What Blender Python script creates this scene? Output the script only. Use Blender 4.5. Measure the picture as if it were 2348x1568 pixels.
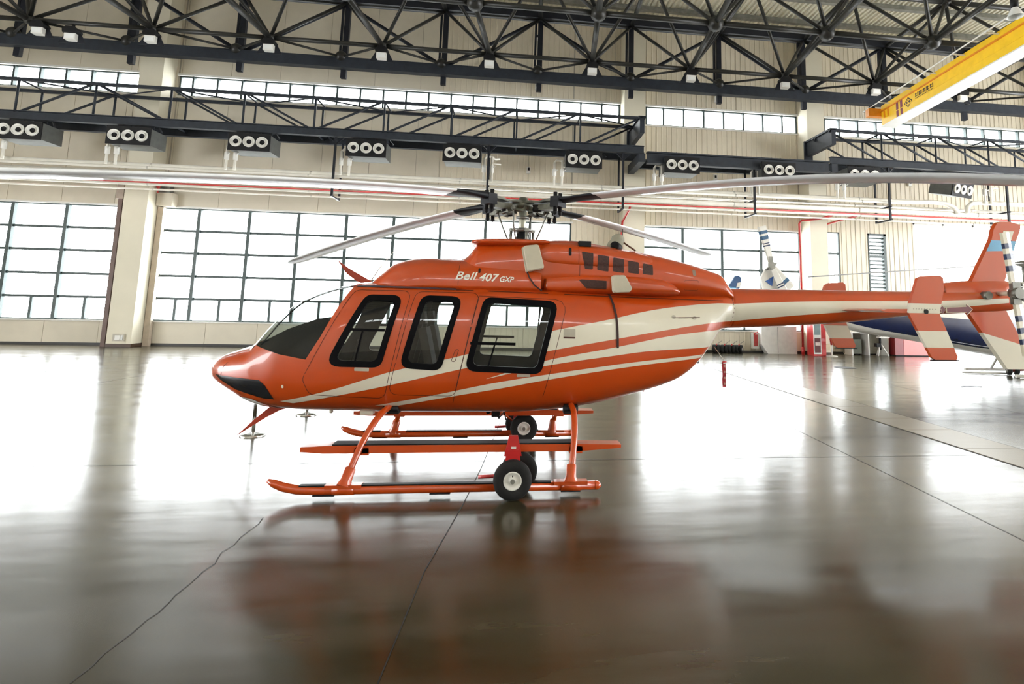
import bpy, bmesh, math, random
import numpy as np
from mathutils import Vector, Matrix
random.seed(7)
S = bpy.context.scene
COL = S.collection
for o in list(bpy.data.objects): bpy.data.objects.remove(o)
PI = math.pi
R = math.radians

# ------------------------------------------------------------------ camera
cam = bpy.data.cameras.new('camera'); camo = bpy.data.objects.new('camera', cam); COL.objects.link(camo)
pitch, roll, yaw = R(7.3316), R(1.2061), R(-7.0564)
fw = Vector((-math.sin(yaw)*math.cos(pitch), math.cos(yaw)*math.cos(pitch), math.sin(pitch)))
rt0 = Vector((math.cos(yaw), math.sin(yaw), 0)); up0 = rt0.cross(fw)
rt = math.cos(roll)*rt0 + math.sin(roll)*up0; up = -math.sin(roll)*rt0 + math.cos(roll)*up0
m = Matrix((rt, up, -fw)).transposed().to_4x4(); m.translation = Vector((0, 0, 1.88)); camo.matrix_world = m
cam.sensor_fit = 'HORIZONTAL'; cam.sensor_width = 36.0
cam.lens = 1296.18/2348*36.0
cam.shift_x = -(1329.83-1174)/2348; cam.shift_y = -(784-539.61)/2348
cam.clip_start = 0.05; cam.clip_end = 500
S.camera = camo

# ------------------------------------------------------------------ sky, exposure
SKY = 15.0
w = bpy.data.worlds.new('sky'); S.world = w; w.use_nodes = True
bg = w.node_tree.nodes['Background']; bg.inputs[0].default_value = (0.97, 0.985, 1.0, 1); bg.inputs[1].default_value = SKY
S.view_settings.view_transform = 'Standard'; S.view_settings.look = 'None'
S.view_settings.exposure = 0.0; S.view_settings.gamma = 1.0; S.view_settings.use_curve_mapping = False
S.cycles.max_bounces = 10; S.cycles.transparent_max_bounces = 16
S.cycles.sample_clamp_indirect = 6.0
LEFT_FILL = (-8.0, 11.0, 6.5)      # y0, y1, height of an unseen left opening, added for fill light
RIGHT_FILL = (-12.0, 20.0, 9.0)  # added unseen opening on the right, made larger to brighten that side

# ------------------------------------------------------------------ materials
MATS = {}
def mat(name, col, rough=0.5, metal=0.0, var=0.10, scale=5.0, bump=0.0, coat=0.0, spec=0.5, stretch=None, rvar=0.0, emit=None, bscale=None):
    if name in MATS: return MATS[name]
    mt = bpy.data.materials.new(name); mt.use_nodes = True; nt = mt.node_tree; N = nt.nodes; Lk = nt.links
    b = N['Principled BSDF']
    tc = N.new('ShaderNodeTexCoord'); mp = N.new('ShaderNodeMapping'); Lk.new(tc.outputs['Object'], mp.inputs[0])
    if stretch: mp.inputs['Scale'].default_value = stretch
    nz = N.new('ShaderNodeTexNoise'); nz.inputs['Scale'].default_value = scale; nz.inputs['Detail'].default_value = 5
    Lk.new(mp.outputs[0], nz.inputs['Vector'])
    rp = N.new('ShaderNodeValToRGB'); Lk.new(nz.outputs['Fac'], rp.inputs[0])
    rp.color_ramp.elements[0].position = 0.3; rp.color_ramp.elements[1].position = 0.7
    rp.color_ramp.elements[0].color = tuple(c*(1-var) for c in col)+(1,)
    rp.color_ramp.elements[1].color = tuple(min(1, c*(1+var)) for c in col)+(1,)
    Lk.new(rp.outputs[0], b.inputs['Base Color'])
    b.inputs['Roughness'].default_value = rough; b.inputs['Metallic'].default_value = metal
    b.inputs['Specular IOR Level'].default_value = spec
    b.inputs['Coat Weight'].default_value = coat; b.inputs['Coat Roughness'].default_value = 0.04
    if rvar:
        mr = N.new('ShaderNodeMapRange'); Lk.new(nz.outputs['Fac'], mr.inputs[0])
        mr.inputs[3].default_value = max(0, rough-rvar); mr.inputs[4].default_value = rough+rvar
        Lk.new(mr.outputs[0], b.inputs['Roughness'])
    if bump:
        n2 = N.new('ShaderNodeTexNoise'); n2.inputs['Scale'].default_value = bscale or scale*3; n2.inputs['Detail'].default_value = 4
        Lk.new(mp.outputs[0], n2.inputs['Vector'])
        bp = N.new('ShaderNodeBump'); bp.inputs['Strength'].default_value = bump; bp.inputs['Distance'].default_value = 0.02
        Lk.new(n2.outputs['Fac'], bp.inputs['Height']); Lk.new(bp.outputs[0], b.inputs['Normal'])
    if emit:
        b.inputs['Emission Color'].default_value = tuple(emit[:3])+(1,); b.inputs['Emission Strength'].default_value = emit[3]
    MATS[name] = mt; return mt
def glass(name, tint, gloss=0.06):
    if name in MATS: return MATS[name]
    mt = bpy.data.materials.new(name); mt.use_nodes = True; nt = mt.node_tree; N = nt.nodes; Lk = nt.links
    N.remove(N['Principled BSDF']); out = N['Material Output']
    t = N.new('ShaderNodeBsdfTransparent'); g = N.new('ShaderNodeBsdfGlossy'); g.inputs['Roughness'].default_value = 0.02
    nz = N.new('ShaderNodeTexNoise'); nz.inputs['Scale'].default_value = 2.0
    rp = N.new('ShaderNodeValToRGB'); Lk.new(nz.outputs['Fac'], rp.inputs[0])
    rp.color_ramp.elements[0].color = tuple(c*0.95 for c in tint)+(1,); rp.color_ramp.elements[1].color = tuple(tint)+(1,)
    Lk.new(rp.outputs[0], t.inputs[0])
    fr = N.new('ShaderNodeFresnel'); ge = N.new('ShaderNodeNewGeometry'); mi = N.new('ShaderNodeMapRange'); Lk.new(ge.outputs['Backfacing'], mi.inputs[0]); mi.inputs[3].default_value = 1.45; mi.inputs[4].default_value = 1/1.45; Lk.new(mi.outputs[0], fr.inputs[0])
    ad = N.new('ShaderNodeMath'); ad.operation = 'ADD'; ad.use_clamp = True; Lk.new(fr.outputs[0], ad.inputs[0]); ad.inputs[1].default_value = gloss-0.04
    mx = N.new('ShaderNodeMixShader'); Lk.new(ad.outputs[0], mx.inputs[0]); Lk.new(t.outputs[0], mx.inputs[1]); Lk.new(g.outputs[0], mx.inputs[2])
    Lk.new(mx.outputs[0], out.inputs['Surface']); MATS[name] = mt; return mt

M_panel = mat('cream wall panel', (0.70, 0.64, 0.52), 0.55, var=0.05, scale=1.2)
M_rib = mat('ribbed cream cladding', (0.74, 0.67, 0.53), 0.5, var=0.04, scale=1.5)
M_core = mat('wall core', (0.45, 0.41, 0.34), 0.8)
M_plaster = mat('cream pillar plaster', (0.74, 0.69, 0.55), 0.6, var=0.04, scale=1.0)
M_base = mat('dark skirting', (0.03, 0.028, 0.027), 0.5)
M_frame = mat('dark green grey window frame', (0.05, 0.075, 0.075), 0.45, var=0.15)
M_white = mat('white painted metal', (0.80, 0.79, 0.74), 0.4, var=0.05)
M_steel = mat('dark slate painted steel', (0.012, 0.014, 0.020), 0.5, var=0.2, spec=0.25)
M_steel2 = mat('slate blue grey painted beam', (0.022, 0.027, 0.036), 0.5, var=0.2, spec=0.3)
M_tube = mat('dark grey space frame tube', (0.026, 0.026, 0.023), 0.4, var=0.2, spec=0.35)
M_deck = mat('grey corrugated roof deck', (0.80, 0.76, 0.62), 0.5, var=0.1)
M_pane = glass('window glass', (0.97, 0.985, 0.98))
M_pipe = mat('white pipe insulation', (0.82, 0.79, 0.70), 0.45, var=0.06, scale=3)
M_pipeA = mat('aluminium pipe jacket', (0.60, 0.58, 0.52), 0.35, metal=0.4, var=0.1)
M_red = mat('red enamel', (0.50, 0.02, 0.02), 0.35, var=0.12, coat=0.4)
M_black = mat('black rubber', (0.007, 0.007, 0.008), 0.6, var=0.3, spec=0.25)
M_tyre = mat('tyre rubber', (0.016, 0.016, 0.016), 0.75, var=0.3, bump=0.3, spec=0.2)
M_duct = mat('grey sheet duct', (0.10, 0.105, 0.10), 0.5, metal=0.2, var=0.15)
M_yellow = mat('yellow crane paint', (0.95, 0.60, 0.018), 0.4, var=0.06)
M_chrome = mat('polished steel', (0.62, 0.62, 0.60), 0.18, metal=1.0, var=0.1)
M_grey = mat('mid grey metal', (0.22, 0.22, 0.20), 0.4, metal=0.5, var=0.2)
M_lens = mat('floodlight lens', (0.85, 0.86, 0.84), 0.2, var=0.04)

# ------------------------------------------------------------------ helpers
class MB:
    def __init__(s): s.v = []; s.f = []; s.mi = []; s.sm = []; s.cur = 0; s.smooth = False
    def add(s, vs, fs, smooth=None):
        n = len(s.v); s.v += [tuple(v) for v in vs]
        for f in fs:
            s.f.append(tuple(i+n for i in f)); s.mi.append(s.cur); s.sm.append(s.smooth if smooth is None else smooth)
        return s
    def box(s, a, b):
        x0, y0, z0 = a; x1, y1, z1 = b
        vs = [(x0,y0,z0),(x1,y0,z0),(x1,y1,z0),(x0,y1,z0),(x0,y0,z1),(x1,y0,z1),(x1,y1,z1),(x0,y1,z1)]
        return s.add(vs, [(0,3,2,1),(4,5,6,7),(0,1,5,4),(1,2,6,5),(2,3,7,6),(3,0,4,7)], False)
    def cbox(s, c, d): return s.box([c[i]-d[i]/2 for i in range(3)], [c[i]+d[i]/2 for i in range(3)])
    def bar(s, p0, p1, w, h, upv=(0, 0, 1)):
        p0 = Vector(p0); p1 = Vector(p1); d = (p1-p0).normalized(); u = Vector(upv)
        if abs(d.dot(u)) > 0.98: u = Vector((0, 1, 0))
        a = d.cross(u).normalized(); b = a.cross(d)
        vs = []
        for p in (p0, p1):
            for sa, sb in ((-1,-1),(1,-1),(1,1),(-1,1)): vs.append(p+a*sa*w/2+b*sb*h/2)
        return s.add(vs, [(3,2,1,0),(4,5,6,7),(0,1,5,4),(1,2,6,5),(2,3,7,6),(3,0,4,7)], False)
    def tube(s, pts, r, n=10, cap=True):
        pts = [Vector(p) for p in pts]; rs = r if isinstance(r, (list, tuple)) else [r]*len(pts)
        vs = []; fs = []; pa = None
        for i, p in enumerate(pts):
            d = (pts[min(i+1, len(pts)-1)]-pts[max(i-1, 0)]).normalized()
            if pa is None:
                u = Vector((0, 0, 1)) if abs(d.z) < 0.9 else Vector((1, 0, 0)); a = d.cross(u).normalized()
            else: a = (pa-d*pa.dot(d)).normalized()
            b = d.cross(a); pa = a
            for k in range(n):
                t = 2*PI*k/n; vs.append(p+(a*math.cos(t)+b*math.sin(t))*rs[i])
        for i in range(len(pts)-1):
            for k in range(n):
                fs.append((i*n+k, i*n+(k+1) % n, (i+1)*n+(k+1) % n, (i+1)*n+k))
        s.add(vs, fs, True)
        if cap:
            m0 = len(s.v)-len(vs); L = len(pts)-1
            s.f.append(tuple(m0+k for k in reversed(range(n)))); s.mi.append(s.cur); s.sm.append(False)
            s.f.append(tuple(m0+L*n+k for k in range(n))); s.mi.append(s.cur); s.sm.append(False)
        return s
    def cyl(s, p0, p1, r, n=16, r1=None): return s.tube([p0, p1], [r, r if r1 is None else r1], n)
    def lathe(s, c, axis, prof, n=20):
        """prof: list of (along axis, radius)"""
        ax = Vector(axis).normalized(); u = Vector((0, 0, 1)) if abs(ax.z) < 0.9 else Vector((1, 0, 0))
        a = ax.cross(u).normalized(); b = ax.cross(a); c = Vector(c); vs = []; fs = []
        for h, r in prof:
            for k in range(n):
                t = 2*PI*k/n; vs.append(c+ax*h+(a*math.cos(t)+b*math.sin(t))*max(r, 1e-4))
        for i in range(len(prof)-1):
            for k in range(n): fs.append((i*n+k, i*n+(k+1) % n, (i+1)*n+(k+1) % n, (i+1)*n+k))
        return s.add(vs, fs, True)
    def ball(s, c, r, n=14, m=8):
        prof = [(-r*math.cos(PI*i/m), r*math.sin(PI*i/m)) for i in range(m+1)]
        return s.lathe(c, (0, 0, 1), prof, n)
    def prism(s, poly, axis, a, b):
        """poly of 2D points, extruded along axis ('x','y','z') from a to b"""
        def P(p, h):
            return {'x': (h, p[0], p[1]), 'y': (p[0], h, p[1]), 'z': (p[0], p[1], h)}[axis]
        n = len(poly); vs = [P(p, a) for p in poly]+[P(p, b) for p in poly]
        fs = [tuple(range(n))[::-1], tuple(range(n, 2*n))]+[(i, (i+1) % n, n+(i+1) % n, n+i) for i in range(n)]
        return s.add(vs, fs, False)
    def mesh(s, name, mats, off=(0, 0, 0)):
        me = bpy.data.meshes.new(name); o = Vector(off)
        me.from_pydata([Vector(v)-o for v in s.v], [], s.f)
        for mt in (mats if isinstance(mats, (list, tuple)) else [mats]): me.materials.append(mt)
        me.polygons.foreach_set('material_index', s.mi); me.polygons.foreach_set('use_smooth', s.sm)
        bm = bmesh.new(); bm.from_mesh(me); bmesh.ops.recalc_face_normals(bm, faces=bm.faces); bm.to_mesh(me); bm.free()
        me.update(); return me
    def build(s, name, mats, parent=None):
        off = rootloc(parent); me = s.mesh(name, mats, off)
        return link(name, me, parent)
def rootloc(p):
    v = Vector((0, 0, 0))
    while p is not None: v += p.location; p = p.parent
    return v
def link(name, data, parent=None, mtx=None):
    o = bpy.data.objects.new(name, data); COL.objects.link(o)
    if parent: o.parent = parent
    if mtx is not None: o.matrix_basis = mtx
    return o
def tag(o, label, cat, group=None):
    o['label'] = label; o['category'] = cat
    if group: o['group'] = group
    return o
def thing(name, label, cat, loc, group=None):
    o = bpy.data.objects.new(name, None); COL.objects.link(o); o.location = loc; o.empty_display_size = 0.2
    return tag(o, label, cat, group)
def lab(o, label): o['label'] = label; return o
def copy_tree(o, parent=None):
    c = o.copy(); COL.objects.link(c)
    if parent: c.parent = parent
    for ch in list(o.children):
        copy_tree(ch, c)
    return c
def struct(o): o['kind'] = 'structure'; return o
UNIT = {}
def strut(name, p0, p1, r, mt, parent, n=8):
    """a straight tube that shares its mesh with every other tube of that length"""
    p0 = Vector(p0); p1 = Vector(p1); d = p1-p0; L = round(d.length, 2); key = (name, L, r)
    if key not in UNIT: UNIT[key] = MB().cyl((0, 0, 0), (0, 0, L), r, n).mesh(name, mt)
    q = Vector((0, 0, 1)).rotation_difference(d.normalized())
    return link(name, UNIT[key], parent, Matrix.Translation(p0-rootloc(parent)) @ q.to_matrix().to_4x4())
def put(name, key, mk, mt, loc, parent):
    if key not in UNIT: UNIT[key] = mk().mesh(name, mt)
    return link(name, UNIT[key], parent, Matrix.Translation(Vector(loc)-rootloc(parent)))

# ================================================================== THE HALL
YW = 25.5                                    # front face of the window wall
X0, X1, YB, ZC = -27.0, 33.0, -16.0, 15.8
LOW = [(-26.2, -16.2, 1.0, 5.72), (-14.55, 2.75, 1.0, 5.72), (6.12, 13.82, 1.0, 5.72), (15.2, 15.88, 1.3, 5.8), (17.35, 18.3, 1.3, 5.8), (19.8, 26.4, 0.0, 6.45)]
CLE = [(-26.2, -16.0, 10.62, 11.52), (-14.5, 4.95, 10.62, 11.52), (6.2, 13.85, 10.62, 11.52), (15.3, 32.0, 10.62, 11.52)]
OPEN = LOW+CLE
def wall_boxes(mb, us, u0, u1, z0, z1, fn):
    xs = sorted({u0, u1, *[a for o in us for a in o[:2]]}); 
    for a, b in zip(xs, xs[1:]):
        if b <= u0 or a >= u1: continue
        zs = sorted([(o[2], o[3]) for o in us if o[0] <= a and o[1] >= b]); z = z0
        for s_, e_ in zs:
            if s_ > z: fn(mb, a, b, z, s_)
            z = max(z, e_)
        if z < z1: fn(mb, a, b, z, z1)
mb = MB(); wall_boxes(mb, OPEN, X0, X1, 0, ZC, lambda m_, a, b, z, e: m_.box((a, YW+0.03, z), (b, YW+0.28, e)))
wall_back = struct(mb.build('wall_back', M_core))
mods = [X0+0.45+2.02*i for i in range(12)]           # flat precast panels on the left
mods = [x for x in mods if x < -3.4]
edges = sorted(set([X0]+mods+[-3.3]))
def panel_col(a, b, ribs):
    cuts = sorted({a, b, *[u for o in OPEN for u in o[:2] if a < u < b]})
    for p, q_ in zip(cuts, cuts[1:]):
        zs = sorted([(o[2], o[3]) for o in OPEN if o[0] <= p+1e-6 and o[1] >= q_-1e-6]); z = 0.0; segs = []
        for s_, e_ in zs:
            if s_ > z: segs.append((z, s_))
            z = e_
        segs.append((z, ZC))
        if q_-p < 0.06: continue
        for s_, e_ in segs:
            m_ = MB(); m_.box((p+0.008, YW, s_+0.004), (q_-0.008, YW+0.03, e_-0.004))
            if ribs:
                x = math.ceil(p/0.25)*0.25
                while x < q_-0.04:
                    if x > p+0.02: m_.prism([(x-0.03, YW), (x-0.014, YW-0.022), (x+0.014, YW-0.022), (x+0.03, YW)], 'z', s_+0.004, e_-0.004)
                    x += 0.25
            m_.build('wall_panel', M_rib if ribs else M_panel, wall_back)
for a, b in zip(edges, edges[1:]): panel_col(a, b, False)
x = -3.3
while x < X1: panel_col(x, min(x+2.0, X1), True); x += 2.0
for a, b in ((-26.5, -25.6), (-15.55, -14.65), (4.98, 5.96), (13.88, 14.73), (27.0, 27.9)):
    MB().box((a, 24.6, 0), (b, YW, ZC)).build('pillar', M_plaster, wall_back)
    MB().box((a-0.012, 24.588, 0), (b+0.012, YW-0.002, 0.12)).build('pillar_skirting', mat('brown skirting', (0.07, 0.04, 0.025), 0.5), wall_back)
prev = X0
mb = MB()
for a, b in ((X0, -15.57), (-14.63, 4.96), (5.98, 13.86), (14.75, 19.8), (26.4, X1)): mb.box((a, YW-0.04, 0), (b, YW-0.001, 0.09))
struct(mb.build('baseboard_back', M_base))
i = 0
for a, b, z0, z1 in CLE:                              # pale ledges above and below the high windows
    i += 1
    mb = MB(); mb.box((a-0.05, YW-0.10, z1), (b+0.05, YW-0.024, z1+0.09)); mb.box((a-0.05, YW-0.06, z0-0.07), (b+0.05, YW-0.024, z0))
    struct(mb.build('trim_%d' % i, M_white))
for a, b, z0, z1 in LOW[:3]:
    i += 1
    mb = MB(); mb.box((a-0.05, YW-0.09, z1), (b+0.05, YW-0.024, z1+0.07)); mb.box((a-0.05, YW-0.11, z0-0.05), (b+0.05, YW-0.024, z0))
    struct(mb.build('trim_%d' % i, M_white))
def window(n, o, xs, zs, half=False, wd=0.13, yb=None):
    a, b, z0, z1 = o; y0, y1 = (YW+0.02, YW+0.14) if yb is None else (yb, yb+0.12)
    mb = MB()
    for p in (a, b-0.07): mb.box((p, y0, z0), (p+0.07, y1, z1))
    mb.box((a, y0, z0), (b, y1, z0+0.05)); mb.box((a, y0, z1-0.05), (b, y1, z1))
    r = struct(mb.build('window_%d' % n, M_frame))
    for x_ in xs: MB().box((x_-wd/2, y0-0.05, z0), (x_+wd/2, y1, z1)).build('mullion', M_frame, r)
    for z_ in zs: MB().box((a, y0+0.02, z_-0.05), (b, y1-0.02, z_+0.05)).build('transom', M_frame, r)
    cx_ = [a+0.05]+list(xs)+[b-0.05]; cz = [z0+0.05]+list(zs)+[z1-0.05]
    for i_, (p, q_) in enumerate(zip(cx_, cx_[1:])):
        for j_, (s_, e_) in enumerate(zip(cz, cz[1:])):
            parts_ = [(p, q_)]
            if half and j_ == 0 and q_-p > 1.2:
                c = (p+q_)/2+0.1; MB().box((c-0.05, y0+0.01, s_), (c+0.05, y1-0.01, e_)).build('mullion', M_frame, r); parts_ = [(p, c), (c, q_)]
            for u, v in parts_: MB().box((u, y0+0.055, s_), (v, y0+0.063, e_)).build('pane', M_pane, r)
    return r
rows = [1.92, 2.86, 3.82, 4.76]
window(1, LOW[0], [-24.23, -22.21, -20.2, -18.19], rows, True)
window(2, LOW[1], [-13.1, -11.09, -9.1, -7.12, -5.12, -3.1, -1.13, 0.86], rows, True)
window(3, LOW[2], [8.0, 9.92, 11.85], rows, True)
window(4, LOW[3], [], [1.92, 2.86, 4.76])
# louvred window
a, b, z0, z1 = LOW[4]
mb = MB(); mb.box((a, YW-0.03, z0), (a+0.06, YW+0.14, z1)); mb.box((b-0.14, YW-0.03, z0), (b, YW+0.14, z1)); mb.box((a, YW-0.03, z1-0.1), (b, YW+0.14, z1)); mb.box((a, YW-0.03, z0), (b, YW+0.14, z0+0.1)); mb.box((a, YW-0.02, 4.62), (b, YW+0.14, 4.74))
wl = struct(mb.build('window_5', M_frame)); k = z0+0.2
while k < z1-0.12:
    MB().bar(((a+b)/2-0.43, YW+0.05, k), ((a+b)/2+0.38, YW+0.05, k), 0.10, 0.075, (0, 0.25, 1)).build('slat', M_frame, wl); k += 0.185
MB().box((a+0.06, YW+0.11, z0+0.1), (b-0.14, YW+0.118, z1-0.1)).build('pane', M_pane, wl)
# wide glazed door on the right
a, b, z0, z1 = LOW[5]
mb = MB(); mb.box((a, YW+0.02, z0), (a+0.1, YW+0.14, z1)); mb.box((b-0.1, YW+0.02, z0), (b, YW+0.14, z1)); mb.box((a, YW+0.02, z1-0.1), (b, YW+0.14, z1))
dr = struct(mb.build('door_1', M_white))
for x_ in (21.45, 23.1, 24.75): MB().box((x_-0.04, YW+0.02, z0), (x_+0.04, YW+0.14, z1)).build('door_stile', M_white, dr)
xs_ = [a+0.1, 21.41, 21.49, 23.06, 23.14, 24.71, 24.79, b-0.1]
for u, v in zip(xs_[::2], xs_[1::2]): MB().box((u, YW+0.07, 0.02), (v, YW+0.08, z1-0.1)).build('pane', M_pane, dr)
n = 5
for o in CLE:
    n += 1; k = math.ceil((o[0]+0.3)*1.0); xs_ = []
    while k < o[1]-0.3: xs_.append(k+0.07); k += 1.0
    window(n, o, xs_, [], wd=0.08)
# other walls (behind and beside the viewer), with openings added left and right to let in fill light
REAR = [(-22.0, -13.0, 10.4, 11.6), (-11.0, -2.0, 10.4, 11.6), (0.0, 9.0, 10.4, 11.6), (11.0, 20.0, 10.4, 11.6)]  # unseen high windows, added for glints on the fairing and some fill
mb = MB(); wall_boxes(mb, REAR, X0, X1, 0, ZC, lambda m_, a, b, z, e: m_.box((a, YB-0.3, z), (b, YB, e))); struct(mb.build('wall_rear', M_panel))
for o in REAR:
    n += 1; window(n, o, [o[0]+1.0*k for k in range(1, 9)], [], wd=0.08, yb=YB-0.2)
mb = MB(); wall_boxes(mb, [(LEFT_FILL[0], LEFT_FILL[1], 0, LEFT_FILL[2])], YB, YW+0.28, 0, ZC, lambda m_, a, b, z, e: m_.box((X0-0.3, a, z), (X0, b, e))); struct(mb.build('wall_left', M_panel))
mb = MB(); wall_boxes(mb, [(RIGHT_FILL[0], RIGHT_FILL[1], 0, RIGHT_FILL[2])], YB, YW+0.28, 0, ZC, lambda m_, a, b, z, e: m_.box((X1, a, z), (X1+0.3, b, e))); struct(mb.build('wall_right', M_panel))

# floor: polished epoxy, brown olive
def floor_mat():
    mt = bpy.data.materials.new('polished epoxy floor'); mt.use_nodes = True; nt = mt.node_tree; N = nt.nodes; Lk = nt.links; b = N['Principled BSDF']
    tc = N.new('ShaderNodeTexCoord'); mp = N.new('ShaderNodeMapping'); mp.inputs['Scale'].default_value = (0.35, 1.6, 1); Lk.new(tc.outputs['Object'], mp.inputs[0])
    n1 = N.new('ShaderNodeTexNoise'); n1.inputs['Scale'].default_value = 1.6; n1.inputs['Detail'].default_value = 7; n1.inputs['Roughness'].default_value = 0.62; Lk.new(mp.outputs[0], n1.inputs['Vector'])
    rp = N.new('ShaderNodeValToRGB'); Lk.new(n1.outputs['Fac'], rp.inputs[0]); e = rp.color_ramp.elements
    e[0].position = 0.28; e[0].color = (0.032, 0.026, 0.011, 1); e[1].position = 0.75; e[1].color = (0.070, 0.060, 0.034, 1); Lk.new(rp.outputs[0], b.inputs['Base Color'])
    mr = N.new('ShaderNodeMapRange'); Lk.new(n1.outputs['Fac'], mr.inputs[0]); mr.inputs[1].default_value = 0.3; mr.inputs[2].default_value = 0.7; mr.inputs[3].default_value = 0.15; mr.inputs[4].default_value = 0.25; Lk.new(mr.outputs[0], b.inputs['Roughness'])
    n2 = N.new('ShaderNodeTexNoise'); n2.inputs['Scale'].default_value = 1.1; n2.inputs['Detail'].default_value = 3; Lk.new(mp.outputs[0], n2.inputs['Vector'])
    bp = N.new('ShaderNodeBump'); bp.inputs['Strength'].default_value = 0.18; bp.inputs['Distance'].default_value = 0.02; Lk.new(n2.outputs['Fac'], bp.inputs['Height']); Lk.new(bp.outputs[0], b.inputs['Normal'])
    b.inputs['Specular IOR Level'].default_value = 0.5; b.inputs['IOR'].default_value = 1.6
    return mt
FX0, FX1 = 6.52, 7.36                                  # drain channel
floor = struct(MB().box((X0, YB, -0.3), (X1, YW+0.28, 0)).build('floor', floor_mat()))
M_joint = mat('floor joint filler', (0.012, 0.011, 0.010), 0.6)
def ribbon(name, pts, wd, mt, parent, h=0.003):
    mb = MB(); vs = []
    for i_, p in enumerate(pts):
        d = Vector(pts[min(i_+1, len(pts)-1)])-Vector(pts[max(i_-1, 0)]); nrm = Vector((-d.y, d.x)).normalized()*wd/2
        vs += [(p[0]+nrm.x, p[1]+nrm.y, h), (p[0]-nrm.x, p[1]-nrm.y, h)]
    mb.add(vs, [(2*k_, 2*k_+1, 2*k_+3, 2*k_+2) for k_ in range(len(pts)-1)]); return mb.build(name, mt, parent)
ribbon('floor_joint', [(-0.62, 2.2), (-0.52, 4.4), (-0.36, 5.72), (-0.24, 7.0), (0.1, 12), (0.6, 25.4)], 0.008, M_joint, floor)
pts = [(-2.06, 2.6)]
while pts[-1][1] < 5.4: pts.append((-2.05+random.uniform(-0.022, 0.022)+(0.02 if 4 < pts[-1][1] < 4.6 else 0), pts[-1][1]+random.uniform(0.08, 0.2)))
ribbon('floor_crack', pts, 0.006, M_joint, floor)
ribbon('floor_joint', [(4.35, 2.5), (4.42, 4.57), (4.57, 6.8), (4.9, 12), (5.4, 25.4)], 0.009, M_joint, floor)
ribbon('floor_joint', [(-9.5, 5), (-8.4, 25.4)], 0.012, M_joint, floor); ribbon('floor_joint', [(9.9, 6), (10.9, 25.4)], 0.012, M_joint, floor)
for yy in (7.3, 14.0, 20.5): ribbon('floor_joint', [(-26, yy), (32, yy)], 0.010, M_joint, floor)
def plate_mat():
    mt = bpy.data.materials.new('chequer plate'); mt.use_nodes = True; nt = mt.node_tree; N = nt.nodes; Lk = nt.links; b = N['Principled BSDF']
    tc = N.new('ShaderNodeTexCoord'); mp = N.new('ShaderNodeMapping'); Lk.new(tc.outputs['Object'], mp.inputs[0]); mp.inputs['Rotation'].default_value = (0, 0, R(45))
    v = N.new('ShaderNodeTexChecker'); v.inputs['Scale'].default_value = 34; Lk.new(mp.outputs[0], v.inputs['Vector'])
    v.inputs['Color1'].default_value = (0.26, 0.22, 0.15, 1); v.inputs['Color2'].default_value = (0.16, 0.135, 0.09, 1); Lk.new(v.outputs[0], b.inputs['Base Color'])
    bp = N.new('ShaderNodeBump'); bp.inputs['Strength'].default_value = 0.5; bp.inputs['Distance'].default_value = 0.004; Lk.new(v.outputs['Fac'], bp.inputs['Height']); Lk.new(bp.outputs[0], b.inputs['Normal'])
    b.inputs['Roughness'].default_value = 0.32; b.inputs['Metallic'].default_value = 0.3; return mt
M_plate = plate_mat()
y = 3.2; k = 0
while y < 18:
    L = 0.98 if k % 2 else 1.24; sh = 0.02*(y-7)
    MB().prism([(FX0+sh, y), (FX1+sh, y), (FX1+sh+0.02*L, y+L-0.012), (FX0+sh+0.02*L, y+L-0.012)], 'z', 0.0005, 0.007).build('drain_cover', M_plate, floor); y += L; k += 1
ribbon('drain_edge', [(FX0-0.10, 3.2), (FX0+0.20, 18)], 0.02, M_joint, floor); ribbon('drain_edge', [(FX1-0.05, 3.2), (FX1+0.25, 18)], 0.012, M_joint, floor)
MB().cyl((11.83, 18.95, 0.0005), (11.83, 18.95, 0.008), 0.36, 24).build('manhole_cover', M_steel, floor)

# ceiling: corrugated deck in sheets, purlins under it
ceil_root = struct(MB().box((X0-0.3, YB-0.3, ZC+0.06), (X1+0.3, YW+0.28, ZC+0.2)).build('ceiling', M_core))
def sheet(a, b):
    mb = MB(); x = a; vs = []
    while x < b-0.01:
        for dx, dz in ((0, 0), (0.08, 0), (0.12, 0.06), (0.20, 0.06), (0.24, 0)): vs.append((min(x+dx, b), dz))
        x += 0.24
    n_ = len(vs); mb.add([(p[0], YB, ZC-0.02+p[1]) for p in vs]+[(p[0], YW, ZC-0.02+p[1]) for p in vs], [(i_, i_+1, n_+i_+1, n_+i_) for i_ in range(n_-1)])
    return mb.build('roof_sheet', M_deck, ceil_root)
x = X0
while x < X1-0.1: sheet(x, min(x+4.8, X1)); x += 4.8
y = -14.0
while y < 24: 
    mb = MB(); mb.box((X0, y-0.04, ZC-0.26), (X1, y+0.04, ZC-0.03)); mb.box((X0, y-0.1, ZC-0.27), (X1, y+0.1, ZC-0.25)); mb.build('purlin', M_grey, ceil_root); y += 1.9

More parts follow.
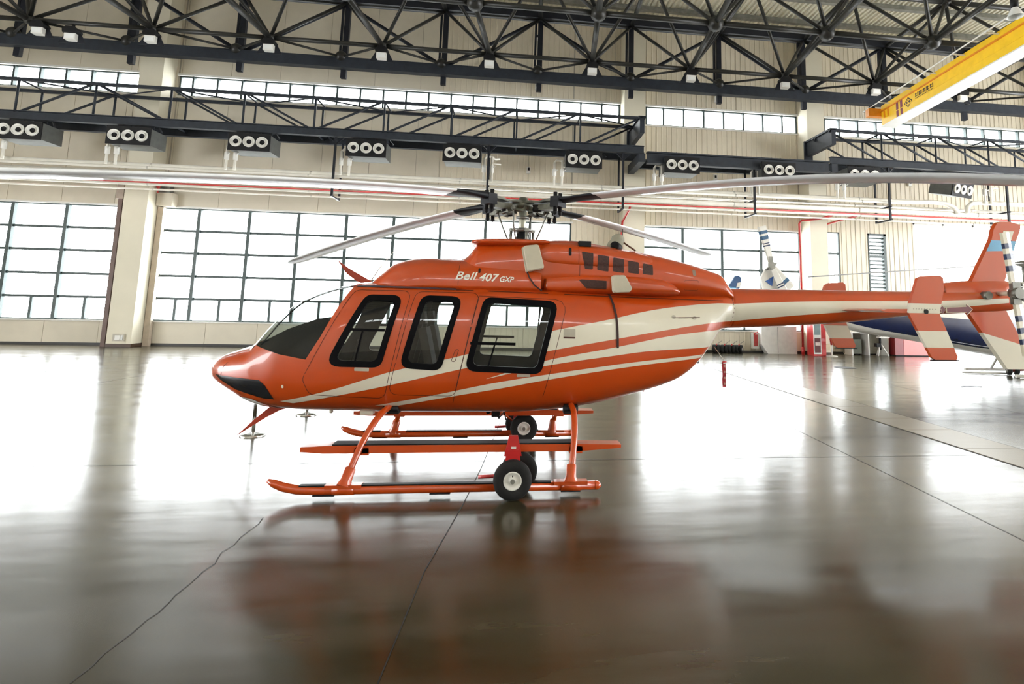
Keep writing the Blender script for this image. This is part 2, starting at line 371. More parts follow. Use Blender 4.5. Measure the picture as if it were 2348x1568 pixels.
# ------------------------------------------------------------------ space frame, edge beam, floodlights
P = 3.8; XS = [-16.2+P*k for k in range(-2, 12)]; ZB, ZT = 11.05, 13.6
ROWS = [20.0, 16.45, 12.7, 8.95, 5.2]
def bn(k, r): return (-16.2+P*k-0.33*r, ROWS[r], ZB-0.03*r)
def tn(k, r): return (-16.2+P*(k+0.5)-0.33*(r-0.5)*(1 if r else 0.0), (21.9, 18.15, 14.5, 10.8, 7.0)[r], ZT)
sf = thing('space_frame', 'dark steel tube space frame with ball joints carrying the hangar roof', 'roof truss', (0, 20, ZB))
ks = range(-2, 12)
for r in range(4):
    for k in ks:
        put('node_ball', 'ball%d' % (r == 0), (lambda: MB().ball((0, 0, 0), 0.17, 16, 10)) if r == 0 else (lambda: MB().ball((0, 0, 0), 0.26, 18, 12)), M_tube, bn(k, r), sf)
        if k < 11: strut('bottom_chord', bn(k, r), bn(k+1, r), 0.085 if r == 0 else 0.095, M_tube, sf)
        strut('cross_chord', bn(k, r), bn(k, r+1), 0.095, M_tube, sf)
        if k < 11:
            strut('top_chord', tn(k, r), tn(k+1, r) if k < 10 else (tn(k, r)[0]+3.8, tn(k, r)[1], ZT), 0.10, M_tube, sf)
            strut('top_cross_chord', tn(k, r), tn(k, r+1), 0.09, M_tube, sf)
            for kk in (k, k+1):
                strut('diagonal', bn(kk, r), tn(k, r), 0.062, M_tube, sf)
                strut('diagonal', bn(kk, r), tn(k, r+1), 0.062, M_tube, sf)
        if k < 11 and r: put('node_ball', 'ballt', lambda: MB().ball((0, 0, 0), 0.2, 14, 8), M_tube, tn(k, r), sf)
# roof edge beam above the posts
eb = thing('edge_truss', 'slate grey edge girder under the roof with upright posts and flat braces', 'girder', (0, 21.9, 11))
XL, XR = X0+0.05, X1-0.05
mb = MB(); mb.box((XL, 21.75, 11.26), (XR, 22.05, 11.30)); mb.box((XL, 21.86, 10.92), (XR, 21.94, 11.28)); mb.box((XL, 21.75, 10.88), (XR, 22.05, 10.92)); mb.box((XL, 21.76, 10.9), (XR, 21.80, 11.28))
mb.build('bottom_beam', M_steel2, eb)
mb = MB(); mb.box((XL, 21.7, 13.55), (XR, 22.1, 13.95)); mb.build('top_beam', M_steel, eb)
for k in ks:
    xp = -16.2+P*(k+0.5)-0.05
    if xp > X1-0.5: continue
    mb = MB(); mb.box((xp-0.03, 21.98, 10.55), (xp+0.17, 22.14, 13.6)); mb.box((xp-0.16, 22.02, 10.95), (xp-0.08, 22.12, 13.6)); mb.build('post', M_steel, eb)
    put('seat_ball', 'seatball', lambda: MB().ball((0, 0, 0), 0.22, 16, 8), M_tube, (xp, 21.85, 11.34), eb)
    for kk in (k, k+1):
        b0 = bn(kk, 0)
        if b0[0] < X1: strut('flat_brace', (xp, 21.85, 11.34), b0, 0.045, M_tube, eb)
ZIG = [(-3.2, -0.4, 0)]
for k in (1, 3, 5, 7, 9):                              # heavier crossing braces
    xp = -16.2+P*(k+0.5)-0.05
    strut('post_brace', (xp+0.06, 22.05, 11.3), (xp+P, 22.05, 13.6), 0.075, M_steel, eb); strut('post_brace', (xp+0.06, 22.05, 11.3), (xp-P, 22.05, 13.6), 0.075, M_steel, eb)
def flood():
    global FSTEM
    r = thing('floodlight', 'x', 'floodlight', (0, 0, 0), 'floodlights under the roof truss nodes')
    mb = MB(); mb.prism([(-0.2, -0.31), (0.2, -0.31), (0.22, -0.2), (0.12, -0.08), (-0.12, -0.08), (-0.22, -0.2)], 'y', -0.17, 0.14); mb.cyl((0, 0, -0.14), (0, 0, 0.1), 0.05, 10); mb.build('housing', M_black, r)
    mb = MB(); mb.box((-0.17, -0.12, -0.52), (0.17, 0.10, -0.31)); h = mb.build('lamp_head', M_white, r)
    mb = MB(); mb.box((-0.14, -0.13, -0.49), (0.14, -0.12, -0.34)); mb.build('lens', M_lens, h)
    mb = MB()
    for sx in (-1, 1): MB().prism([(sx*0.17, -0.26), (sx*0.24, -0.26), (sx*0.42, -0.60), (sx*0.17, -0.60)], 'y', 0.02, 0.05).build('bracket', M_steel, r)
    return r
f0 = flood()
ordn = ['leftmost', 'second', 'third', 'fourth', 'fifth', 'sixth', 'seventh', 'eighth', 'ninth', 'rightmost']
fl = [bn(k, 0) for k in range(0, 10)]
fx = ['above the left end of the long window', None]
for j in range(10):
    o = f0 if j == 0 else copy_tree(f0); x, y_, z_ = bn(j, 0)
    o.location = (x+(0.35 if j == 0 else 0.0), y_, z_+0.02)
    o['label'] = 'white lensed floodlight in black housing, %s from the left under the roof truss' % ordn[j] if j not in (0, 9) else 'white lensed floodlight in black housing, %s of the row under the roof truss' % ordn[j]
o = copy_tree(f0); o.location = (-14.85, 20.0, ZB-0.1); o['label'] = 'extra white floodlight hung between the first two nodes of the truss'
# high bay lamp top right
hb = thing('high_bay_lamp', 'bell shaped white high bay lamp hanging at the top right corner', 'lamp', (11.42, 11, 8.78))
MB().lathe((11.42, 11, 8.78), (0, 0, 1), [(0.0, 0.17), (0.02, 0.165), (0.12, 0.12), (0.2, 0.075), (0.24, 0.07)], 24).build('shade', M_lens, hb)
MB().cyl((11.42, 11, 9.0), (11.42, 11, 9.3), 0.08, 16).build('ballast', M_black, hb); MB().cyl((11.42, 11, 9.28), (11.42, 11, 13.5), 0.012, 8).build('cord', M_black, hb)
# ------------------------------------------------------------------ lattice walkway girders in front of the high windows
YF, YR = 22.5, 23.7
def lattice(name, label, x0, x1, first, endside, lean):
    r = thing(name, label, 'girder', ((x0+x1)/2, 23, 8.5), None)
    for y_, zt in ((YF, 9.86), (YR, 9.84)):
        MB().box((x0, y_-0.06, zt-0.055), (x1, y_+0.06, zt+0.055)).build('top_chord', M_steel2, r)
    for y_ in (YF, YR):
        mb = MB(); mb.box((x0, y_-0.02, 8.34), (x1, y_+0.02, 8.64)); mb.box((x0, y_-0.10, 8.62), (x1, y_+0.10, 8.65)); mb.box((x0, y_-0.10, 8.33), (x1, y_+0.10, 8.36)); mb.build('bottom_chord', M_steel2, r)
    for y_, zt, dx in ((YF, 9.86, 0), (YR, 9.84, -0.1)):
        x = first
        while x < x1-0.2:
            if x > x0:
                strut('upright', (x+dx, y_, 8.6), (x+dx, y_, zt), 0.04, M_steel2, r, 6)
            l = lean(x)
            a, b = (x+0.15, x+2.45) if l > 0 else (x+2.45, x+0.15)
            if min(a, b) > x0 and max(a, b) < x1+0.1: strut('diagonal', (a+dx, y_, 8.62), (b+dx, y_, zt-0.04), 0.045, M_steel2, r, 6)
            x += 2.62
    x = first; s = 1
    while x < x1-0.5:
        if x > x0:
            strut('cross_tie', (x, YF, 8.5), (x, YR, 8.5), 0.04, M_steel2, r, 6)
            strut('cross_tie', (x, YF, 9.85), (x, YR, 9.86), 0.035, M_steel2, r, 6)
            if x+2.62 < x1: strut('cross_tie', (x, YF if s > 0 else YR, 9.85 if s > 0 else 9.86), (x+2.62, YR if s > 0 else YF, 9.86 if s > 0 else 9.85), 0.03, M_steel2, r, 6)
        x += 2.62; s = -s
    ex = endside
    mb = MB(); mb.box((ex-0.10, YF-0.1, 9.2), (ex+0.10, 24.59, 9.9)); mb.box((ex-0.16, YF-0.1, 9.86), (ex+0.16, 24.59, 9.94)); mb.box((ex-0.2, 24.5, 9.0), (ex+0.2, 24.59, 9.95)); mb.build('end_bracket', M_steel2, r)
    mb = MB(); mb.box((ex-0.14, YF-0.1, 7.95), (ex+0.14, 24.59, 8.32)); mb.build('end_bracket', M_steel2, r)
    return r
lattice('lattice_girder', 'long slate lattice girder with uprights and diagonals ending at the middle pillar', X0+0.05, 5.40, -18.25, 5.30, lambda x: 1 if x > -9.0 or x < -16 else -1)
lattice('lattice_girder', 'shorter slate lattice girder starting at the right hand pillar', 13.70, X1-0.05, 13.55, 13.86, lambda x: -1)
mb = MB(); mb.box((5.53, YF-0.14, 7.92), (13.62, YF+0.14, 8.0)); mb.box((5.53, YF-0.03, 8.0), (13.62, YF+0.03, 8.36)); mb.box((5.53, YF-0.14, 8.36), (13.62, YF+0.14, 8.42)); mb.box((5.53, YR-0.1, 8.0), (13.62, YR+0.1, 8.4))
cb = mb.build('connecting_beam', M_steel2); tag(cb, 'heavy slate beam joining the two lattice girders between the pillars', 'beam')

# ------------------------------------------------------------------ air jet units
def jet():
    r = thing('air_jet_unit', 'x', 'air unit', (0, 0, 0), 'triple nozzle air jet units under the lattice girders')
    mb = MB(); mb.box((-0.72, 0.03, -0.31), (0.72, 1.05, 0.31)); mb.build('duct_box', M_duct, r)
    mb = MB(); mb.box((-0.75, 0, -0.34), (0.75, 0.05, 0.34)); mb.build('front_plate', M_black, r)
    for x in (-0.47, 0.0, 0.47):
        nz = MB().lathe((x, 0.0, 0.0), (0, -1, 0), [(0.0, 0.21), (0.05, 0.21), (0.06, 0.19), (0.02, 0.165), (0.03, 0.15), (0.06, 0.14), (0.0, 0.09), (-0.0, 0.085)], 24).build('nozzle', M_white, r)
        MB().lathe((x, -0.01, 0.0), (0, -1, 0), [(0.0, 0.0), (0.0, 0.09), (0.012, 0.085)], 20).build('nozzle_throat', M_black, nz)
    for x in (-0.6, -0.15, 0.25, 0.65): MB().cyl((x, 0.35, 0.30), (x, 0.35, 0.62), 0.02, 8).build('hanger_rod', M_steel, r)
    mb = MB(); mb.bar((0.7, 0.5, 0.55), (0.95, 0.3, 0.25), 0.05, 0.05); mb.build('strut', M_steel, r)
    return r
JX = [-17.8, -14.15, -9.95, -5.68, -2.02, 2.85, 6.97, 11.2, 15.1]
j0 = jet(); jn = ['leftmost', 'second', 'third', 'fourth', 'fifth', 'sixth', 'seventh', 'eighth', 'ninth']
for i, x in enumerate(JX):
    o = j0 if i == 0 else copy_tree(j0); o.location = (x, 22.2, 7.86)
    o['label'] = 'black fronted air unit with three white nozzles, %s%s under the lattice girders' % (jn[i], '' if i == 0 else ' from the left')
o = copy_tree(j0); o.location = (19.75, 22.2, 7.42); o.rotation_euler = (R(14), 0, R(20)); o['label'] = 'tilted air unit with three nozzles low under the right hand girder by the curved pipe'
def valve():
    r = thing('valve_riser', 'x', 'valve', (0, 0, 0), 'white valve risers beside the air units')
    for x, h in ((-0.62+0.62, 0.75), (0.32, 0.85)):
        mb = MB(); mb.cyl((x, 0, -0.95), (x, 0, h-0.75), 0.05, 10); mb.build('riser_pipe', M_pipe, r)
        mb = MB(); mb.lathe((x, 0, -0.42), (0, 0, 1), [(-0.16, 0.05), (-0.14, 0.085), (0.12, 0.085), (0.16, 0.05)], 12); mb.cyl((x, -0.02, -0.40), (x+0.14, -0.1, -0.32), 0.018, 8); mb.build('valve_body', M_white, r)
    MB().tube([(0.0, 0, 0.0), (0.08, 0.05, 0.10), (0.25, 0.12, 0.12), (0.45, 0.2, 0.05), (0.62, 0.3, 0.1)], 0.04, 8).build('branch_pipe', M_pipe, r)
    MB().cyl((0.32, -0.02, -0.18), (0.68, -0.02, -0.22), 0.03, 8).build('drain_pipe', M_pipe, r)
    return r
v0 = valve(); first = True
for i, (x, dx) in enumerate(zip(JX, (-1.15, -1.0, -1.0, -1.05, 0.85, -1.15, -1.05, -1.0, -0.95))):
    o = v0 if i == 0 else copy_tree(v0); o.location = (x+dx, 22.75, 7.83)
    o['label'] = 'pair of white valve risers %s the %s air unit%s' % ('right of' if dx > 0 else 'left of', jn[i], '' if i == 0 else ' from the left')
o = copy_tree(v0); o.location = (21.3, 22.75, 7.9); o['label'] = 'pair of white valve risers right of the tilted air unit near the curved pipe'

# ------------------------------------------------------------------ pipes along the wall
def pipe(name, label, y_, z_, r, x0, x1, mt, grp=None, joints=True, path=None):
    t = thing(name, label, 'pipe', (x0, y_, z_), grp)
    MB().tube(path or [(x0, y_, z_), (x1, y_, z_)], r, 14).build('pipe_run', mt, t)
    if joints:
        x = x0+1.7
        while x < x1-0.5: put('joint_band', 'band%s%s' % (r, mt.name), lambda: MB().cyl((-0.03, 0, 0), (0.03, 0, 0), r+0.006, 14), M_pipeA, (x, y_, z_), t); x += 5.8
    return t
cur = [(X0, 23.0, 6.93), (18.0, 23.0, 6.93), (18.8, 22.95, 6.96), (19.4, 22.9, 6.92), (19.8, 22.85, 6.75), (20.0, 22.85, 6.5)]
pipe('insulated_pipe', 'thick white pipe, topmost of the bundle, bending down at the right', 23.0, 6.93, 0.10, X0, 18.0, M_pipe, path=cur)
pipe('insulated_pipe', 'thin white pipe just under the topmost pipe of the bundle', 22.75, 6.80, 0.05, X0, 17.5, M_pipe)
pipe('insulated_pipe', 'pale metal jacketed pipe second from the top of the bundle at the back', 23.3, 6.72, 0.06, X0, X1, M_pipeA)
pipe('insulated_pipe', 'thick white pipe on the lower hanger arms above the red pipe', 23.0, 6.46, 0.10, X0, X1, M_pipe)
pipe('sprinkler_pipe', 'long thin red sprinkler pipe along the wall under the white pipes', 23.1, 6.30, 0.038, X0, X1, M_red, joints=False)
pipe('insulated_pipe', 'slim white pipe directly below the red pipe', 22.9, 6.19, 0.045, X0, X1, M_pipe)
pipe('insulated_pipe', 'slim white pipe at the very bottom of the bundle', 23.25, 6.07, 0.035, X0, X1, M_pipe)
pipe('insulated_pipe', 'short white goose neck pipe rising right of the bent pipe', 22.9, 6.6, 0.10, 20.4, X1, M_pipe, joints=False, path=[(20.45, 22.85, 6.5), (20.5, 22.85, 6.8), (20.75, 22.88, 6.98), (21.2, 22.9, 7.03), (X1, 22.9, 7.0)])
t = None
hn = ['left of the nearest rotor blade', 'above the rotor hub', 'left of the middle pillar', 'over the right window', 'right of the right pillar', 'above the tail fin']
for i, x in enumerate((-6.94, -1.0, 4.55, 10.27, 16.5, 22.3)):
    if i == 0:
        t = thing('pipe_hanger', '', 'hanger', (x, 22.6, 8.3), 'dark trapeze pipe hangers')
        MB().box((x-0.04, 22.56, 6.02), (x+0.04, 22.64, 8.36)).build('drop_rod', M_steel, t)
        for z_ in (6.585, 6.0): MB().box((x-0.035, 22.5, z_-0.03), (x+0.035, 23.6, z_+0.03)).build('cross_arm', M_steel, t)
        for dz, sx in ((8.05, -1), (8.05, 1)): MB().bar((x, 22.6, dz), (x+sx*0.3, 22.6, 8.34), 0.05, 0.05).build('knee_brace', M_steel, t)
        MB().box((x-0.035, 23.52, 6.02), (x+0.035, 23.6, 8.36)).build('drop_rod', M_steel, t); o = t
    else: o = copy_tree(t); o.location = (x, 22.6, 8.3)
    o['label'] = 'dark steel trapeze hanger carrying the pipes, %s' % hn[i]
# red drop pipes at the pillars
t = thing('sprinkler_drop', 'red pipe stepping down the left side of the right hand pillar', 'pipe', (13.3, 24.5, 6.3)); MB().tube([(14.2, 23.1, 6.32), (14.15, 23.2, 6.2), (14.1, 24.3, 6.2), (13.4, 24.5, 6.14), (13.3, 24.52, 6.0), (13.3, 24.52, 0.3)], 0.05, 10).build('pipe_run', M_red, t); MB().cyl((13.3, 24.52, 0), (13.3, 24.52, 0.35), 0.07, 12).build('foot_sleeve', M_red, t)
t = thing('sprinkler_drop', 'short red pipe branch turning into the wall right of the right hand pillar', 'pipe', (15.2, 24.5, 6.4)); MB().tube([(15.3, 23.1, 6.32), (15.3, 23.15, 6.22), (15.25, 24.4, 6.2), (14.95, 25.2, 6.1), (14.95, YW-0.06, 6.08)], 0.045, 10).build('pipe_run', M_red, t)
t = thing('sprinkler_drop', 'red pipe running down the left edge of the middle pillar', 'pipe', (4.93, 24.5, 6.3)); MB().tube([(5.0, 23.1, 6.32), (4.98, 23.3, 6.1), (4.93, 24.52, 5.75), (4.9, 24.52, 5.2), (4.9, 24.52, 0.2)], 0.05, 10).build('pipe_run', M_red, t)
t = thing('alarm_horn', 'small red alarm on the right corner of the left pillar', 'alarm', (-14.52, 24.95, 6.4)); mb = MB(); mb.lathe((-14.52, 24.95, 6.5), (0, 0, 1), [(-0.1, 0.03), (-0.04, 0.07), (0.04, 0.10), (0.08, 0.07)], 14); mb.cyl((-14.52, 24.95, 6.24), (-14.52, 24.95, 6.42), 0.03, 10); mb.build('body', M_red, t)
o = MB().box((-14.62, 25.2, 6.3), (-14.2, 25.45, 6.66)).build('junction_box', M_grey); tag(o, 'grey junction box high on the wall right of the left pillar', 'box')
o = MB().box((-14.62, 25.1, 5.73), (-14.02, YW-0.005, 6.28)).build('duct_stub', M_panel); tag(o, 'cream boxed duct under the grey junction box at the left pillar', 'duct')
t = thing('drain_pipe', 'dark brown downpipe along the left edge of the left pillar', 'pipe', (-15.68, 24.7, 0)); M_brown = mat('brown paint', (0.11, 0.06, 0.045), 0.5); MB().box((-15.76, 24.62, 0), (-15.60, 24.8, 5.9)).build('pipe_run', M_brown, t); MB().box((-15.85, 24.6, 5.88), (-15.58, 24.86, 6.5)).build('head_box', mat('pale brown paint', (0.38, 0.30, 0.24), 0.5), t)
t = thing('downpipe', 'beige downpipe right of the left pillar beside the long window', 'pipe', (-14.35, 25.2, 0)); MB().box((-14.62, 25.25, 0.0), (-14.40, 25.44, 5.7)).build('pipe_run', mat('beige paint', (0.50, 0.42, 0.33), 0.5), t)
for i_, (x, z_, lbl) in enumerate([(0.89, 14.54, 'high up above the truss beam'), (0.97, 12.12, 'over the long high window'), (9.72, 14.49, 'high up right of the middle pillar'), (9.7, 12.08, 'over the right high window'), (0.71, 8.1, 'between the air units near the rotor'), (9.6, 8.19, 'below the connecting beam'), (19.7, 8.41, 'under the right lattice girder')]):
    t = thing('wall_sensor', 'small white wall sensor with dark eye, %s' % lbl, 'sensor', (x, YW-0.05, z_), 'wall sensors')
    MB().box((x-0.09, YW-0.12, z_-0.15), (x+0.09, YW-0.022, z_+0.15)).build('casing', M_white, t); MB().box((x-0.04, YW-0.135, z_-0.02), (x+0.05, YW-0.119, z_+0.11)).build('eye', M_black, t)

# ------------------------------------------------------------------ yellow overhead crane
CK = -0.10                                            # the bridge runs slightly askew to the wall
cr = thing('overhead_crane', 'yellow overhead crane bridge girder with underside whitened as if lit at the top right', 'crane', (14.0, 19.4, 9.05))
def cp(dx, y_, z_): return (14.0+CK*(19.4-y_)+0*y_+dx, y_, z_)
def cbeam(x0, x1, y0, y1, z0, z1):
    mb = MB(); vs = [cp(x0, y0, z0), cp(x1, y0, z0), cp(x1, y1, z0), cp(x0, y1, z0), cp(x0, y0, z1), cp(x1, y0, z1), cp(x1, y1, z1), cp(x0, y1, z1)]
    mb.add(vs, [(0,3,2,1),(4,5,6,7),(0,1,5,4),(1,2,6,5),(2,3,7,6),(3,0,4,7)], False); return mb
CY0, CY1 = -8.0, 19.4
cbeam(0, 0.46, CY0, CY1, 9.04, 9.85).build('box_girder', M_yellow, cr)
cbeam(-0.012, 0.0, CY0, CY1, 9.30, 9.325).build('web_stiffener', M_yellow, cr)
cbeam(-0.07, 0.53, CY0, CY1, 9.60, 9.63).build('top_flange', mat('orange crane edge', (0.80, 0.28, 0.015), 0.4), cr)
cbeam(-0.05, 0.51, CY0, CY1, 9.00, 9.04).build('bottom_flange', M_white, cr)  # white colour stands in for light on the girder's underside
M_pink = mat('maroon warning stripe', (0.22, 0.03, 0.07), 0.5)
for y_ in (18.05, 18.3): cbeam(-0.006, 0.0, y_, y_+0.13, 9.06, 9.6).build('end_stripe', M_pink, cr)
cbeam(-0.5, 1.2, 19.42, 19.66, 9.45, 9.75).build('end_carriage', mat('orange crane edge', (0.80, 0.28, 0.015)), cr)
for dx in (-0.3, 0.9): MB().cyl(cp(dx, 19.5, 9.80), cp(dx, 19.6, 9.80), 0.11, 16).build('carriage_wheel', M_steel, cr)
for y_ in (18.9, 19.15): cbeam(-0.02, 0.0, y_, y_+0.08, 9.30, 9.58).build('end_lug', mat('orange crane edge', (0.8, 0.28, 0.015)), cr)
MB().tube([cp(-0.40, y_, 9.80) for y_ in (CY0, 20.0)], 0.022, 8).build('festoon_rail', M_white, cr)
y_ = 4.0
while y_ < 19.6: 
    cbeam(-0.40, 0.0, y_, y_+0.04, 9.76, 9.79).build('rail_arm', M_white, cr); y_ += 1.35
y_ = 5.0
while y_ < 17.6: MB().cyl(cp(0.0, y_, 9.63), cp(0.0, y_, 9.68), 0.03, 8).build('lug', M_yellow, cr); y_ += 1.0
M_ink = mat('dark brown ink', (0.035, 0.014, 0.008), 0.5)
def cq(dy, dz): return cp(-0.008, 17.70-dy, 9.37+dz)
mb = MB()
def cquad(pl): mb.add([cq(*p) for p in pl], [tuple(range(len(pl)))], False)
for k in range(4):                                     # diamond outline
    cs = [(0, 0.19), (0.24, 0), (0, -0.19), (-0.24, 0)]; a, b = cs[k], cs[(k+1) % 4]
    cquad([a, b, (b[0]*0.78, b[1]*0.78), (a[0]*0.78, a[1]*0.78)])
for sx in (-1, 1): cquad([(0.0, 0.02*sx), (sx*0.10, 0.07), (sx*0.10, -0.05)])
cquad([(-0.03, 0.10), (0.03, 0.10), (0.03, 0.06), (-0.03, 0.06)]); cquad([(-0.05, -0.08), (0.05, -0.08), (0.0, -0.13)])
mb.build('maker_emblem', M_ink, cr)
mb = MB(); x = 0.42
for ch in ((1, 0, 1), (1, 1, 1), (0, 1, 1), (1, 1, 0), (1, 0, 1)):   # block strokes of the maker's dark two-line marking
    for i_, s_ in enumerate(ch):
        if s_: cquad([(x+0.06*i_, 0.02), (x+0.06*i_+0.035, 0.02), (x+0.06*i_+0.035, 0.17), (x+0.06*i_, 0.17)])
    cquad([(x-0.01, 0.12), (x+0.16, 0.12), (x+0.16, 0.145), (x-0.01, 0.145)]); cquad([(x-0.01, 0.04), (x+0.16, 0.04), (x+0.16, 0.06), (x-0.01, 0.06)]); x += 0.2
x = 0.42
while x < 1.38: cquad([(x, -0.06), (x+0.05, -0.06), (x+0.05, -0.01), (x, -0.01)]); x += 0.075
mb.build('maker_lettering', M_ink, cr)
for y_ in (-4.0, 4.0, 12.0): MB().cyl(cp(0.23, y_, 9.63), cp(0.23, y_, 13.6), 0.05, 10).build('suspension_rod', M_steel, cr)
# ================================================================== THE HELICOPTER
OR = (0.50, 0.058, 0.004); 
M_or = mat('orange aircraft paint', OR, 0.28, var=0.05, scale=2.0, coat=0.6)
M_wh = mat('cream white aircraft paint', (0.72, 0.68, 0.56), 0.28, var=0.04, scale=2.0, coat=0.5)
M_seal = mat('black window seal', (0.004, 0.004, 0.005), 0.55, var=0.2, spec=0.06)
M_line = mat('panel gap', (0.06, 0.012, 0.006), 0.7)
M_cg = glass('cabin glass', (0.80, 0.85, 0.83), 0.07)
M_int = mat('dark cabin trim', (0.016, 0.017, 0.020), 0.6, var=0.3, spec=0.25)
M_int2 = mat('grey cabin trim', (0.12, 0.12, 0.115), 0.7, var=0.2)
M_seat = mat('seat fabric', (0.04, 0.036, 0.034), 0.8, var=0.3)
M_dglass = mat('dark tinted acrylic', (0.006, 0.008, 0.012), 0.06, var=0.2, coat=0.6)
M_clear = mat('clear landing light lens', (0.88, 0.88, 0.80), 0.08, var=0.1, coat=0.8)
M_pad = mat('beige padded cover', (0.50, 0.46, 0.36), 0.85, var=0.08, bump=0.2)
M_mesh = mat('dark intake mesh', (0.045, 0.012, 0.008), 0.6, var=0.4, scale=60)
M_blade = mat('pale grey rotor blade', (0.88, 0.90, 0.90), 0.25, var=0.03, coat=0.5)
M_bladeD = mat('dark rotor blade cuff', (0.010, 0.011, 0.015), 0.55, var=0.2, spec=0.25)
M_hub = mat('olive grey hub metal', (0.11, 0.11, 0.085), 0.45, metal=0.3, var=0.4, scale=12)
M_strap = mat('dark maroon strap', (0.03, 0.010, 0.010), 0.8)

def pchip(xs, ys):
    xs = np.array(xs, float); ys = np.array(ys, float); h = np.diff(xs); d = np.diff(ys)/h; mm = np.zeros(len(xs))
    for i in range(1, len(xs)-1):
        if d[i-1]*d[i] > 0: w1 = 2*h[i]+h[i-1]; w2 = h[i]+2*h[i-1]; mm[i] = (w1+w2)/(w1/d[i-1]+w2/d[i])
    mm[0] = d[0]; mm[-1] = d[-1]
    def f(x):
        x = min(max(x, xs[0]), xs[-1]); i = int(min(max(np.searchsorted(xs, x)-1, 0), len(h)-1)); t = (x-xs[i])/h[i]
        return float((1+2*t)*(1-t)**2*ys[i]+t*(1-t)**2*h[i]*mm[i]+t*t*(3-2*t)*ys[i+1]+t*t*(t-1)*h[i]*mm[i+1])
    return f
class Loft:
    """hull of superelliptic sections along x: stations (x, ztop, zbot, halfwidth, zmid, n_upper, n_lower)"""
    def __init__(s, st):
        st = np.array(st, float); s.x0, s.x1 = st[0, 0], st[-1, 0]; s.fn = [pchip(st[:, 0], st[:, i]) for i in range(1, 7)]; s.cache = {}
    def par(s, x):
        k = round(x, 4)
        if k not in s.cache: s.cache[k] = [f(x) for f in s.fn]
        return s.cache[k]
    def pt(s, x, th):
        zt, zb, w_, zc, nu, nl = s.par(x); c, n_ = math.cos(th), math.sin(th); n = nu if n_ >= 0 else nl
        h = (zt-zc) if n_ >= 0 else (zc-zb)
        return (x, w_*math.copysign(abs(c)**(2/n), c), zc+h*math.copysign(abs(n_)**(2/n), n_))
    def ys(s, x, z):
        zt, zb, w_, zc, nu, nl = s.par(x); n = nu if z >= zc else nl; h = (zt-zc) if z >= zc else (zc-zb)
        t = min(abs(z-zc)/max(h, 1e-4), 0.9995); return w_*(1-t**n)**(1/n)
    def G(s, x, y, z):
        zt, zb, w_, zc, nu, nl = s.par(x); n = nu if z >= zc else nl; h = (zt-zc) if z >= zc else (zc-zb)
        return ((abs(y)/max(w_, 1e-3))**n+(abs(z-zc)/max(h, 1e-3))**n)**(1/n)
    def nrm(s, p):
        x, y, z = p; e = 0.004
        v = Vector((s.G(x+e, y, z)-s.G(x-e, y, z), s.G(x, y+e, z)-s.G(x, y-e, z), s.G(x, y, z+e)-s.G(x, y, z-e)))
        if x <= s.x0+0.02: v += Vector((-3, 0, 0))
        return v.normalized() if v.length > 1e-6 else Vector((0, 0, 1))
    def bm(s, xs, nth, caps=True, inset=0.0, th0=None):
        bm = bmesh.new(); rows_ = []
        for x in xs:
            row = []
            for k in range(nth):
                p = s.pt(x, 2*PI*(k+0.0)/nth)
                if inset:
                    zt, zb, w_, zc, _, _ = s.par(x); p = (p[0], p[1]*(1-inset/max(w_, .05)), zc+(p[2]-zc)*(1-inset/max(zt-zb, .1)*2))
                row.append(bm.verts.new(p))
            rows_.append(row)
        for a, b in zip(rows_, rows_[1:]):
            for k in range(nth): bm.faces.new((a[k], a[(k+1) % nth], b[(k+1) % nth], b[k]))
        if caps:
            for row in (rows_[0], rows_[-1]): bm.faces.new(row)
        return bm
def clip(bm, poly, faces=None):
    """cut the mesh along a convex (x, z) polygon (counter-clockwise); returns the faces inside"""
    px = [p[0] for p in poly]; pz = [p[1] for p in poly]; a0, a1, b0, b1 = min(px), max(px), min(pz), max(pz); F = []
    for f in (faces or bm.faces):
        fx = [v.co.x for v in f.verts]; fz = [v.co.z for v in f.verts]
        if max(fx) >= a0 and min(fx) <= a1 and max(fz) >= b0 and min(fz) <= b1: F.append(f)
    n = len(poly)
    for i in range(n):
        p, q_ = poly[i], poly[(i+1) % n]; d = (q_[0]-p[0], q_[1]-p[1])
        if math.hypot(*d) < 1e-6: continue
        no = Vector((d[1], 0, -d[0])).normalized(); co = Vector((p[0], 0, p[1]))
        es = set(); vs = set()
        for f in F: es.update(f.edges); vs.update(f.verts)
        r = bmesh.ops.bisect_plane(bm, geom=list(vs)+list(es)+F, plane_co=co, plane_no=no, dist=1e-6)
        F = [f for f in {g for g in r['geom'] if isinstance(g, bmesh.types.BMFace)} if f.is_valid and (f.calc_center_median()-co).dot(no) < 0]
    return F
def ccw(poly):
    a = sum(p[0]*q_[1]-q_[0]*p[1] for p, q_ in zip(poly, poly[1:]+poly[:1])); return list(poly) if a > 0 else list(poly)[::-1]
def roundpoly(poly, r, n=6):
    poly = ccw(poly); out = []; N_ = len(poly)
    for i in range(N_):
        p0, p1, p2 = Vector(poly[i-1]), Vector(poly[i]), Vector(poly[(i+1) % N_]); a = (p0-p1); b = (p2-p1)
        an = a.angle(b); t = min(r/math.tan(an/2), a.length*0.48, b.length*0.48); s0 = p1+a.normalized()*t; s1 = p1+b.normalized()*t
        for k in range(n+1):
            u = k/n; q_ = s0*(1-u)**2+p1*2*u*(1-u)+s1*u*u; out.append((q_.x, q_.y))
    return out
